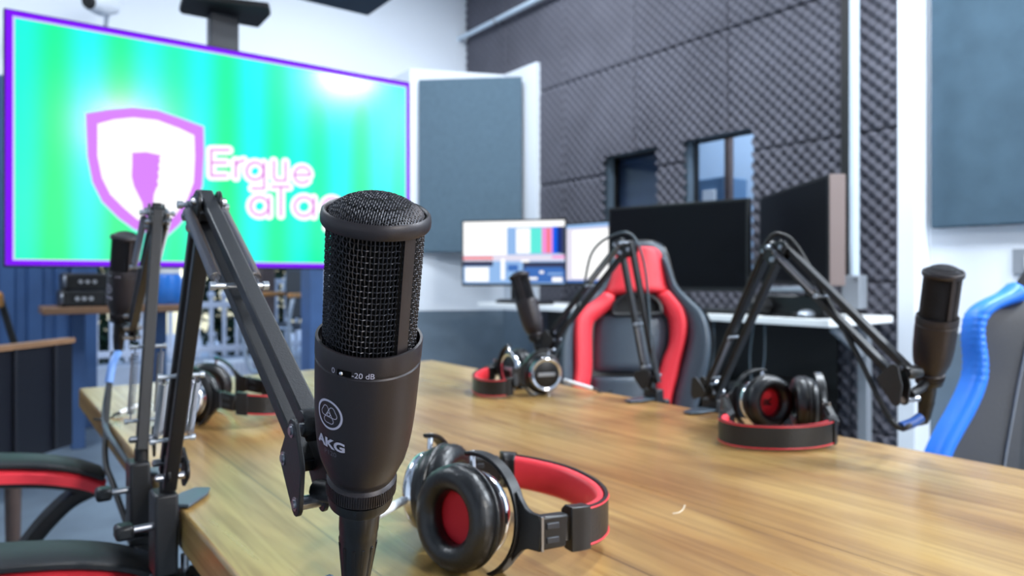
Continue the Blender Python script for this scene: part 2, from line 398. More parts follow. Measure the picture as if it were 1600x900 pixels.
# conduits
yv = 1.86
t_ = thing('conduit', 'white vertical conduit with grey junction box on the foam wall', 'conduit', (3.53, yv, .9))
zb = at(1352, 430, 3.62).z
MB().cyl((3.535, yv, zb-.02), (3.535, yv, ZC), .024).build('pipe', M_cond, t_)
MB().box((3.49, yv-.05, zb-.17), (3.57, yv+.045, zb)).build('junction_box', M_grey, t_, bevel=.006)
w = MB()
for k in (-.035, .03): w.cyl((3.49, yv+k, zb-.02), (3.482, yv+k, zb-.02), .006, seg=10)
w.build('screw', M_steel, t_)
MB().tube(smoothpath([(3.53, yv, zb-.16), (3.53, yv-.01, zb-.22), (3.56, yv+.02, .83)]), .012).build('flexible_hose', M_grey, t_)
MB().box((3.545, yv+.03, .86), (3.56, yv+.075, ZC)).build('pipe_shadow', M_blackm, t_)  # black strip standing in for the shadow beside the pipe
t_ = thing('conduit', 'pale horizontal conduit running high along the foam wall', 'conduit', (3.53, 4, 3.22))
MB().cyl((3.53, 2.2, 3.23), (3.53, YW, 3.23), .022).build('pipe', M_cond, t_)
w = MB()
for y in (2.6, 3.8, 5.0): w.lathe([(.026, -.012), (.026, .012)], (3.53, y, 3.23), V((0, 1, 0)), 20); w.box((3.53, y-.012, 3.21), (3.575, y+.012, 3.25))
w.build('clip', M_steel, t_)
# ceiling cloud
w = MB(); cp = at(575, 25, 1.6*1109/409); X1, Y1 = cp.x, cp.y
t_ = thing('ceiling_panel', 'dark grey acoustic panel hanging under the ceiling', 'ceiling panel', (X1-.7, Y1-.7, 2.61))
MB().box((X1-1.3, Y1-1.6, cp.z), (X1, Y1, cp.z+.06)).build('panel', M_cloud, t_, bevel=.005)
for dx in (-1.2, -.1):
    for dy in (-1.5, -.1): MB().cyl((X1+dx, Y1+dy, cp.z+.05), (X1+dx, Y1+dy, ZC), .004, seg=8).build('hanging_rod', M_steel, t_)
# camera-like spot at top left
p = onY(150, 6, 5.2)
t_ = thing('spotlight', 'small white spotlight with black round face near the ceiling', 'spotlight', p)
c = onY(139, 3, 5.15); e = onY(196, 14, 5.45)
MB().lathe([(.001, 0), (.05, .0), (.055, .02), (.075, .12), (.05, .26), (.001, .27)], c, (e-c), 24).build('housing', M_wall, t_)
MB().lathe([(.001, -.02), (.036, -.018), (.044, .0), (.044, .01)], c, (e-c), 24).build('lens', M_blackm, t_)
MB().tube([(c+e)/2, (c+e)/2+V((0, .1, -.1)), V((((c+e)/2).x, YW, ((c+e)/2).z-.12))], .016).build('wall_arm', M_wall, t_)
# ================================================================== OUTSIDE
struct(MB().box((-4, YW+.15, -.06), (7, 14, -.01)), 'ground', M_concr, smooth=0)
def fence(name, label, x0, x1, y, zb, zt, rails, step, knob, grp='white railings outside the opening'):
    t = thing(name, label, 'fence', ((x0+x1)/2, y, 0), grp)
    for z in rails: MB().box((x0, y-.025, z-.03), (x1, y+.025, z+.03)).build('rail', M_fence, t, bevel=.006)
    x = x0+.03
    while x < x1:
        w = MB().box((x-.018, y-.018, zb), (x+.018, y+.018, zt))
        if knob: w.sphere((x, y, zt+.02), .04, 10)
        w.build('picket', M_fence, t, bevel=.004); x += step
fence('picket_fence', 'low white railing with round finials left of the brown post outside', -.6, 2.16, 7.5, .22, .82, (.30, .74), .125, True)
fence('picket_fence', 'taller white gate railing right of the brown post outside', 2.2, 3.7, 7.5, .22, .97, (.30, .97), .11, False)
t_ = tag(MB().box((-2, 7.35, -.02), (5, 7.65, .2)).build('garden_curb', M_concr, bevel=.01), 'pale concrete curb under the white outdoor railings', 'curb')
px_ = onY(418, 500, 7.3)
tag(MB().box((px_.x-.09, 7.21, -.02), (px_.x+.05, 7.34, 3)).build('timber_post', M_brown, bevel=.008), 'brown timber post standing outside in front of the railings', 'post')
t_ = thing('planter_box', 'white ribbed planter box standing on the ground outside', 'planter', (1.55, 7.09, 0))
a = onY(327, 588, 6.98); b = onY(396, 562, 6.98)
MB().box((a.x, 6.98, -.01), (b.x, 7.2, b.z)).build('trough', M_whitep, t_, bevel=.01)
w = MB()
for k in range(9): xx = a.x+(b.x-a.x)*(k+.5)/9; w.box((xx-.015, 6.97, .0), (xx+.015, 6.98, b.z-.02))
w.build('ribs', M_fence, t_)
def bush(name, label, c, sx, sy, sz, n, m=M_leaf, ls=.09, grp=None, cat='bush', g0=0, tr=.05):
    w = MB()
    for i in range(n):
        d = V((random.gauss(0, 1), random.gauss(0, 1), random.gauss(0, 1))).normalized()*random.uniform(.6, 1)
        p = V(c)+V((d.x*sx, d.y*sy, d.z*sz)); u = V((random.uniform(-1, 1), random.uniform(-1, 1), random.uniform(-.6, .6))).normalized(); v, q = frame(u)
        s_ = ls*random.uniform(.6, 1.3); w.add([p-u*s_, p+v*s_*.45, p+u*s_, p-v*s_*.45+q*s_*.1], [(0, 1, 2, 3)])
    t = thing(name, label, cat, (c[0], c[1], g0), grp)
    w.build('foliage', m, t, smooth=0)
    MB().cyl((c[0], c[1], g0), (c[0], c[1], c[2]), tr, tr*.6, 10).build('trunk', M_brown, t)
bush('bush', 'dark green bush behind the left part of the white railing', (.9, 8.7, .9), .75, .55, 1.0, 2600, grp='bushes outside')
bush('bush', 'green bush behind the middle of the railing near the brown post', (2.55, 8.9, 1.0), .72, .6, 1.1, 2600, grp='bushes outside')
bush('bush', 'green bush behind the right end of the white gate railing', (4.25, 9.0, .8), .8, .6, 1.0, 2600, grp='bushes outside')
# outdoor armchair with wooden arms
def tubechair(label, p, yaw, sc=1.0, mt=M_silver):
    M = Matrix.Translation(p) @ Matrix.Rotation(yaw, 4, 'Z') @ Matrix.Scale(sc, 4)
    M0 = Matrix.Translation(p); t = thing('armchair', label, 'chair', M=M0)
    for s in (-1, 1):
        MB().tube(smoothpath([(.28*s, -.25, .72), (.28*s, -.3, .55), (.28*s, -.3, .3), (.28*s, -.22, .04), (.28*s, -.05, .012), (.28*s, .3, .012)], 6), .018).xf(M).build('side_frame', mt, t)
        MB().box((.28*s-.035, -.3, .72), (.28*s+.035, .22, .76)).xf(M).build('armrest', M_orange, t, bevel=.012)
        MB().tube([(.28*s, .2, .74), (.27*s, .26, .95)], .015).xf(M).build('back_post', mt, t)
    MB().box((-.26, -.28, .42), (.26, .24, .46)).xf(M).build('seat', M_dleath, t, bevel=.015)
    MB().box((-.26, .22, .5), (.26, .26, .98)).xf(M).build('backrest', M_dleath, t, bevel=.015)
    MB().tube([(-.28, -.27, .44), (.28, -.27, .44)], .014).xf(M).build('cross_bar', mt, t)
p = onY(462, 472, 6.3)
tubechair('metal armchair with orange wooden arms outside beyond the opening', V((p.x+.03, 6.55, .13)), radians(-62), .98)
# things under the screen: counter, amplifiers, jug, plant
t_ = thing('bar_counter', 'narrow wooden bar counter in front of the blue ribbed panel', 'counter', (.6, 4.95, 0))
MB().box((.25, 4.75, .80), (1.02, 5.15, .842)).build('countertop', M_tan, t_, bevel=.006)
MB().box((.40, 4.88, 0), (.47, 5.02, .80)).build('leg', M_bluep, t_, bevel=.004)
MB().box((.84, 4.88, 0), (.91, 5.02, .80)).build('leg', M_bluep, t_, bevel=.004)
def amp(label, x0, x1, y0, z0, h):
    t = thing('amplifier', label, 'amplifier', ((x0+x1)/2, y0+.1, z0), 'amplifiers stacked on the bar counter')
    MB().box((x0, y0, z0), (x1, y0+.22, z0+h)).build('case', M_dgrey, t, bevel=.006)
    MB().box((x0+.005, y0-.012, z0+.008), (x1-.005, y0, z0+h-.008)).build('front_panel', M_black, t, bevel=.004)
    for xx in (x0+.012, x1-.012):
        MB().tube(smoothpath([(xx, y0-.01, z0+.02), (xx, y0-.035, z0+.03), (xx, y0-.035, z0+h-.03), (xx, y0-.01, z0+h-.02)], 4), .008).build('handle', M_steel, t)
    for k in range(3):
        xx = x0+(x1-x0)*(.35+.14*k); MB().cyl((xx, y0-.012, z0+h/2), (xx, y0-.028, z0+h/2), .011, seg=14).build('knob', M_steel, t)
amp('lower black amplifier with silver handles on the bar counter', .33, .58, 4.78, .842, .095)
amp('upper black amplifier stacked on another on the bar counter', .345, .60, 4.79, .937, .10)
tag(MB().box((.615, 4.87, .842), (.80, 5.1, 1.04)).build('storage_box', M_grey, bevel=.012), 'grey box on the bar counter behind the far microphone', 'box')
bush('potted_plant', 'small yellow green plant on the bar counter beside the amplifiers', (.655, 4.8, .875), .05, .04, .03, 120, M_leafy, .025, cat='plant', g0=.843, tr=.01)
t_ = thing('water_jug', 'blue water jug with white cap on the bar counter end', 'jug', (.93, 4.95, .842))
MB().lathe([(.001, 0), (.075, 0), (.085, .015), (.085, .16), (.07, .19), (.04, .2), (.001, .2)], (.93, 4.95, .842), seg=24).build('body', M_wbtl, t_)
MB().lathe([(.06, .19), (.07, .195), (.07, .24), (.06, .25), (.001, .25)], (.93, 4.95, .842), seg=24).build('cap', M_whitep, t_)
# dark wood-rimmed chair at far left
t_ = thing('tub_chair', 'dark leather tub chair with brown wooden rim at left', 'chair', (.05, 2.75, 0))
pts = smoothpath([(-.34, 2.25, 0), (-.15, 2.44, 0), (.03, 2.63, 0), (.15, 2.755, 0), (.235, 2.845, 0)], 8)
w = MB(); w.ribbon([p_+UP*.615 for p_ in pts], UP, .35, 0, .04, V((-.6, 3.1, .5))); w.build('backrest', M_dark, t_, smooth=50)
w = MB(); w.ribbon([p_+UP*.797 for p_ in pts], UP, .016, -.012, .05, V((-.6, 3.1, .8))); w.build('rim', M_tan, t_, smooth=50)
for k_ in (18, 26): MB().cyl(pts[k_]+V((.006, -.006, .45)), pts[k_]+V((.006, -.006, .79)), .006, seg=8).build('seam', M_dark, t_)
MB().box((-.5, 2.75, .38), (.12, 3.2, .47)).build('seat', M_dark, t_, bevel=.03)
for xx in (-.45, .07):
    for yy in (2.8, 3.15): MB().cyl((xx, yy, 0), (xx, yy, .4), .016, .022).build('leg', M_brown, t_)
t_ = thing('armchair', 'black tube armchair with an orange arm at the left frame edge', 'chair', (-.12, 4.2, 0))
a = onY(-30, 470, 3.9); b = onY(10, 472, 3.9)
MB().box((a.x, 3.85, a.z-.03), (b.x-.01, 4.3, a.z+.035)).build('armrest', M_orange, t_, bevel=.012)
MB().tube(smoothpath([(b.x-.02, 3.9, a.z), (b.x+.0, 3.9, a.z-.08), onY(22, 535, 3.9), onY(40, 575, 3.9), onY(30, 640, 3.9), (b.x-.3, 3.9, .02)]), .014).build('side_frame', M_blackm, t_)
MB().box((a.x-.5, 3.9, .42), (b.x-.03, 4.35, .47)).build('seat', M_dleath, t_, bevel=.02)
MB().box((a.x-.5, 4.35, .46), (b.x-.03, 4.4, .95)).build('backrest', M_dleath, t_, bevel=.02)
MB().tube([(a.x-.5, 3.95, .44), (a.x-.5, 3.95, 0)], .014).build('leg', M_blackm, t_)
# ================================================================== TV
YT = 3.17
tl = onY(5, 16, YT); bl = onY(8, 416, YT); tr = onY(641, 125, YT)
x0, x1 = tl.x, tr.x; z1 = (tl.z+tr.z)/2; z0 = bl.z-.004
tv = thing('television', 'large wall screen showing green stripes and a shield logo', 'television', ((x0+x1)/2, YT, z0))
MB().box((x0, YT+.001, z0), (x1, YT+.045, z1)).build('housing', M_bezel, tv, bevel=.004)
MB().box((x0+.3, YT+.045, z0+.2), (x1-.3, YT+.075, z1-.2)).build('rear_cover', M_black, tv, bevel=.01)
t = .012; q = .028
w = MB()
for (a, b, c, d) in ((x0+.006, x0+q, z0+.008, z1-.006), (x1-q+.006, x1-.004, z0+.008, z1-.006), (x0+q, x1-q+.006, z0+.008, z0+.026), (x0+q, x1-q+.006, z1-.026, z1-.006)): w.box((a, YT-.004, c), (b, YT, d))
w.build('screen_border', E_purple, tv, smooth=0)
w = MB()
for (a, b, c, d) in ((x0+q, x0+q+.006, z0+.026, z1-.026), (x1-q, x1-q+.006, z0+.026, z1-.026), (x0+q, x1-q, z0+.026, z0+.031), (x0+q, x1-q, z1-.032, z1-.026)): w.box((a, YT-.0045, c), (b, YT, d))
w.build('edge_line', emis('screen lilac', (215, 200, 255), 1.1), tv, smooth=0)
cx_, cz_ = (x0+x1)/2, (z0+z1)/2
MB().box((x0+q+.006, YT-.003, z0+.031), (x1-q, YT-.0005, z1-.032)).build('screen', M_tv, tv, smooth=0)
sh = [(134,178),(170,172),(207,169),(245,173),(285,187),(317,199),(318,240),(315,290),(303,322),(278,352),(258,370),(240,366),(210,358),(185,340),(160,315),(145,285),(137,245)]
def scr(pts, y): return [V((onY(a, b, YT).x, y, onY(a, b, YT).z)) for a, b in pts]
def sclp(pts, c, s): return [(c[0]+(a-c[0])*s, c[1]+(b-c[1])*s) for a, b in pts]
MB().prism(scr(sclp(sh, (228, 262), 1.025), YT-.0035), (0, -.001, 0)).build('shield_glow', emis('screen pale cyan', (190, 240, 255), 1.1), tv, smooth=0)
MB().prism(scr(sh, YT-.0048), (0, -.001, 0)).build('shield', E_mauve, tv, smooth=0)
inn = [(152,194),(178,187),(208,184),(245,188),(280,201),(303,212),(304,245),(302,285),(292,312),(272,338),(256,350),(236,350),(214,343),(194,326),(172,304),(159,278),(152,244)]
MB().prism(scr(inn, YT-.006), (0, -.001, 0)).build('shield_field', E_white, tv, smooth=0)
fig = [(206,239),(228,238),(251,243),(248,248),(250,252),(247,258),(249,264),(246,270),(248,276),(245,283),(247,289),(243,296),(240,304),(239,316),(238,340),(224,340),(222,318),(216,306),(209,292),(205,276),(206,256)]
MB().prism(scr(fig, YT-.0072), (0, -.001, 0)).build('shield_figure', E_mauve, tv, smooth=0)
def crp(a, b): return (100+a/2.857, 160+b/2.857)
def arcp(cx, cy, r, a0, a1, n=22): return [(cx+r*cos(radians(a0+(a1-a0)*k/n)), cy+r*sin(radians(a0+(a1-a0)*k/n))) for k in range(n+1)]
LETTERS = [[[(733,214),(655,214),(655,328),(722,328)],[(655,270),(722,270)]], [[(764,335),(764,262)],[(764,285),(775,268),(800,260)]],
    [arcp(850,308,38,0,360),[(890,272),(890,385),(838,385)]], [[(934,264),(934,335),(944,350),(986,350),(986,268)]], [[(1024,325),(1094,325)]+arcp(1060,325,35,0,-320)],
    [arcp(870,464,40,0,360),[(912,428),(912,505)]], [[(926,378),(1002,378)],[(965,378),(965,505)]], [arcp(1068,466,42,0,360),[(1112,428),(1112,508)]],
    [arcp(1192,470,40,-50,-310),[(1184,510),(1184,535),(1168,560)]], [arcp(1290,474,42,0,360),[(1334,436),(1334,516)]]]
def stroke(mb, pts, hw, y):
    P_ = [V((onY(*crp(a, b), YT).x, y, onY(*crp(a, b), YT).z)) for a, b in pts]
    for p, q in zip(P_, P_[1:]):
        d = (q-p).normalized(); nn = V((-d.z, 0, d.x))*hw; mb.poly([p-nn, q-nn, q+nn, p+nn])
    for p in P_: mb.poly([p+V((cos(2*pi*k/12)*hw, 0, sin(2*pi*k/12)*hw)) for k in range(12)])
for li, L_ in enumerate(LETTERS):
    w = MB(); w2 = MB()
    for st_ in L_: stroke(w, st_, .0215, YT-.0085-.0002*(li % 3)); stroke(w2, st_, .0038, YT-.0098)
    lt = w.build('letter', E_white, tv, smooth=0); w2.build('letter_line', E_mauve2, lt, smooth=0)
# TV mount
MB().box((.768, YT+.03, z1-.3), (.885, YT+.1, 2.15)).build('mount_pole', M_dgrey, tv, bevel=.004)
w = MB(); pl = [onZ(286, -3, 2.15), onZ(420, 13, 2.15), onZ(423, 24, 2.15), onZ(404, 44, 2.15), onZ(284, 22, 2.15), onZ(280, 18, 2.15)]
w.prism(pl, (0, 0, .025)); w.build('mount_plate', M_blackm, tv, smooth=0, bevel=.004)
MB().box((.80, YT+.02, 2.17), (.86, YT+.08, ZC)).build('ceiling_pole', M_wall, tv, smooth=0)
# ================================================================== TABLE
TX0, TX1, TY0, TY1 = .174, 1.13, -.5, 1.95
tb = thing('wooden_table', 'large worn wooden meeting table in the foreground', 'table', (.65, .7, 0))
MB().box((TX0, TY0, TZ-.045), (TX1, TY1, TZ)).build('tabletop', M_wood, tb, bevel=.004)
w = MB(); w.box((TX0+.1, TY0+.1, TZ-.1), (TX0+.14, TY1-.1, TZ-.045)); w.box((TX1-.14, TY0+.1, TZ-.1), (TX1-.1, TY1-.1, TZ-.045)); w.box((TX0+.14, TY0+.1, TZ-.1), (TX1-.14, TY0+.14, TZ-.045)); w.box((TX0+.14, TY1-.14, TZ-.1), (TX1-.14, TY1-.1, TZ-.045)); w.build('apron', M_blackm, tb)
for xx in (TX0+.12, TX1-.12):
    for yy in (TY0+.12, .72, TY1-.12): MB().box((xx-.03, yy-.03, 0), (xx+.03, yy+.03, TZ-.1)).build('leg', M_blackm, tb, bevel=.004)
# thread on the table
p0 = onZ(1051, 802, TZ+.001)
tag(MB().tube(smoothpath([onZ(1051, 802, TZ+.0008), onZ(1060, 801, TZ+.0008), onZ(1067, 796, TZ+.0008), onZ(1070, 789, TZ+.0008)]), .0005, 5).build('thread', M_thread), 'tiny white curled thread lying on the wooden table', 'thread')
# ================================================================== MICROPHONE
ML = .172; MS = ML/.165
def mic_profile():
    P = [(0, .0001), (0, .0165), (.0005, .0178), (.0012, .0186), (.0088, .0188), (.0098, .018), (.0105, .0172), (.0115, .0172), (.0125, .0184), (.0175, .0203), (.024, .0229), (.031, .0244), (.039, .0254), (.047, .0260), (.055, .0264), (.064, .0266), (.073, .0268), (.0805, .0268),
         (.0812, .0262), (.082, .0262), (.0826, .0270), (.092, .0270), (.0925, .0268), (.0925, .0255), (.086, .0253), (.086, .0001)]
    return [(r, z*MS) for z, r in P]
PROF = mic_profile()
def prof_r(z):
    zz = z/MS
    best = [(.0125, .0184), (.0175, .0203), (.024, .0229), (.031, .0244), (.039, .0254), (.047, .0260), (.055, .0264), (.064, .0266), (.073, .0268), (.0826, .0270), (.092, .0270)]
    for (a, ra), (b, rb) in zip(best, best[1:]):
        if a <= zz <= b: return ra+(rb-ra)*(zz-a)/(b-a)
    return .0268
def wrap(phi0, x, z, off=.0003):
    r = prof_r(z)+off; p = phi0+x/r; return V((r*sin(p), -r*cos(p), z))
def make_mic(label, M):
    t = thing('condenser_microphone', label, 'microphone', M=M, group='condenser microphones on boom arms')
    B = dict(local=True)
    MB().lathe(PROF, seg=64).build('body', M_mic, t, smooth=30, **B)
    w = MB()
    for i in range(90):
        a = 2*pi*i/90; d = V((cos(a), sin(a), 0)); s_ = V((-sin(a), cos(a), 0)); w.obox(d*.0189+UP*.0052*MS, d*.0004, s_*.00032, UP*.0036*MS)
    w.build('knurled_ring', M_mic, t, smooth=0, **B)
    MB().lathe([(.0208, .086*MS), (.0208, .150*MS), (.0202, .154*MS), (.016, .160*MS), (.008, .1628*MS), (.0001, .1632*MS)], seg=40).build('inner_screen', M_core, t, **B)
    # woven grille
    w = MB(); R = .0229; z0_, z1_ = .0865*MS, .150*MS; nr = 23; nv = 74
    for i in range(nr):
        z = z0_+(z1_-z0_)*(i+.5)/nr
        w.tube([V(((R+.0006*cos(pi*k+pi*i))*cos(2*pi*k/nv), (R+.0006*cos(pi*k+pi*i))*sin(2*pi*k/nv), z)) for k in range(nv)],   .00033, 4, closed=True)
    for k in range(nv):
        a = 2*pi*k/nv; w.tube([V(((R-.0006*cos(pi*k+pi*i))*cos(a), (R-.0006*cos(pi*k+pi*i))*sin(a), z0_+(z1_-z0_)*(i+.5)/nr)) for i in range(nr)],   .00033, 4)
    w.build('side_grille', M_wire, t, **B)
    w = MB(); Rd = .0238; n = 20
    def dz(x, y): q = (x*x+y*y)/(Rd*Rd); return .1515*MS+.0118*MS*max(0, 1-q)**.62
    for i in range(-n, n+1):
        c = i/n*Rd*.985; L = sqrt(max(0, Rd*Rd-c*c)); m_ = max(4, int(L/Rd*36))
        for axis in (0, 1):
            pth = []
            for k in range(m_+1):
                s_ = -L+2*L*k/m_; kk_ = s_/(Rd*.985)*n
                x_, y_ = (c, s_) if axis == 0 else (s_, c)
                pth.append(V((x_, y_, dz(x_, y_)+.00035*cos(pi*(kk_+i))*(1 if axis == 0 else -1))))
            w.tube(pth,   .00033, 4)
    w.build('top_grille', M_wire, t, **B)
    MB().lathe([(.0232, .1488*MS), (.0256, .1488*MS), (.0262, .1498*MS), (.0263, .1525*MS), (.0258, .1548*MS), (.0247, .1558*MS), (.0238, .1552*MS), (.0232, .1535*MS)], seg=64, close=True).build('top_ring', M_mic, t, smooth=60, **B)
    for base in (54, 234):
        a = radians(base)
        def arc(r0, r1, hw, z0q, z1q):
            w = MB(); k = 8; vs = []
            for (r, z) in ((r0, z0q), (r1, z0q), (r1, z1q), (r0, z1q)):
                for i in range(k+1): p_ = a-hw+2*hw*i/k; vs.append(V((r*sin(p_), -r*cos(p_), z)))
            fs = [(j*(k+1)+i, j*(k+1)+i+1, ((j+1) % 4)*(k+1)+i+1, ((j+1) % 4)*(k+1)+i) for j in range(4) for i in range(k)]
            fs += [tuple(j*(k+1) for j in range(4)), tuple(j*(k+1)+k for j in range(4))]
            return w.add(vs, fs)
        arc(.0210, .0242, radians(8), .086*MS, .1495*MS).build('side_post', M_mic, t, smooth=30, **B)
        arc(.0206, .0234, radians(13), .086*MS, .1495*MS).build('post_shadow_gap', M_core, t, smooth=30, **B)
    # markings on the front
    ph = radians(-30); w = MB(); zc = .0585*MS
    def flat_ring(cx0, cz0, fn, wd):
        n_ = 48; vs = []
        for i in range(n_):
            th = 2*pi*i/n_; r = fn(th)
            for s_ in (-1, 1): vs.append(wrap(ph, cx0+(r+s_*wd)*cos(th), cz0+(r+s_*wd)*sin(th)))
        w.add(vs, [(2*i, 2*i+1, (2*i+3) % (2*n_), (2*i+2) % (2*n_)) for i in range(n_)])
    flat_ring(0, zc, lambda th: .0079, .0006)
    for k in range(3):
        th0 = radians(-90+120*k)
        flat_ring(.0024*cos(th0), zc+.0024*sin(th0), lambda th: .0029*(1+.16*cos(3*(th-th0)+pi)), .00022)
    w.build('logo', M_mark, t, smooth=0, **B)
    def lab(body, size, zq, phd, m, off, name, xs=1.0):
        vs, fs = text_geo(body, size, offset=off, align='CENTER')
        MB().add([wrap(radians(phd), v.x*xs, zq+v.y) for v in vs], fs).build(name, m, t, smooth=0, **B)
    lab('AKG', .0076, .0395*MS, -29, M_mark, .0003, 'maker_lettering', 1.2)
    lab('P120', .0042, .0350*MS, -29, M_mark2, 0, 'model_lettering')
    lab('0', .0042, .0822*MS, -25, M_mark, 0, 'switch_zero')
    lab('-20 dB', .0042, .0822*MS, 7.5, M_mark, 0, 'switch_value')
    w = MB(); c = wrap(radians(-12), 0, .0836*MS, 0); nn = V((c.x, c.y, 0)).normalized(); tt = UP.cross(nn)
    w.obox(c+nn*.0001, tt*.0036, UP*.0014, nn*.0004); w.build('switch_slot', M_core, t, **B)
    MB().sphere(c-tt*.0013+nn*.0008, .0011, 10).build('switch_lever', M_chrome, t, **B)
    c = wrap(radians(-96), 0, .0765*MS, 0); nn = V((c.x, c.y, 0)).normalized()
    MB().sphere(c+nn*.0003, .0011, 10).build('side_switch', M_chrome, t, **B)
    # cable connector below
    MB().lathe([(.0001, .001), (.0112, 0), (.0112, -.011), (.0108, -.0125), (.0112, -.0135), (.0112, -.026), (.0106, -.0285), (.0108, -.030), (.0104, -.040), (.0086, -.058), (.006, -.070), (.0001, -.0702)], seg=32).build('connector', M_black, t, smooth=30, **B)
    w = MB()
    for i in range(12):
        a = 2*pi*i/12; d = V((cos(a), sin(a), 0)); w.bar(d*.0107+UP*-.034, d*.0080+UP*-.060, V((-sin(a), cos(a), 0)), .0016, .0010)
    w.build('connector_ribs', M_blackm, t, **B)
    a = radians(-25); nn = V((sin(a), -cos(a), 0)); tt = UP.cross(nn)
    MB().add([nn*.0115+UP*-.0055+(tt*cos(2*pi*i/20)*.0042+UP*sin(2*pi*i/20)*.0042)-nn*(.0115-sqrt(max(0, .0115**2-(cos(2*pi*i/20)*.0042)**2))) for i in range(20)], [tuple(range(20))]).build('connector_badge', M_bluec, t, **B)
    return t
mb0 = at(564, 765, .396); mt0 = at(592, 276, .333)
mic = make_mic('large black microphone with woven grille in the foreground', orient(mb0, mt0-mb0, y=FWD-RGT*0.0))
def mic_copy(label, b, tpt, y=FWD):
    c = copy_tree(mic); c['label'] = label; M = orient(b, tpt-b, y=y); c.location = b; c.rotation_euler = M.to_euler(); RM[c.name] = M; return M
d2 = 1.37; b2 = at(188, 497, d2); t2 = at(197, 366, d2-.03)
mic_copy('distant black microphone hanging in front of the television bottom edge', b2, b2+(t2-b2).normalized()*ML)
b3 = at(838, 528, 1.74); t3 = at(809, 424, 1.76)
mic_copy('tilted black microphone in front of the lit editing monitor', b3, b3+(t3-b3).normalized()*ML, y=csd(-.9, -.5))
b4 = at(1452, 592, 1.02); t4 = at(1473, 434, .975)
mic_copy('black microphone at right in front of the white column', b4, b4+(t4-b4).normalized()*ML, y=csd(-.75, -.7))
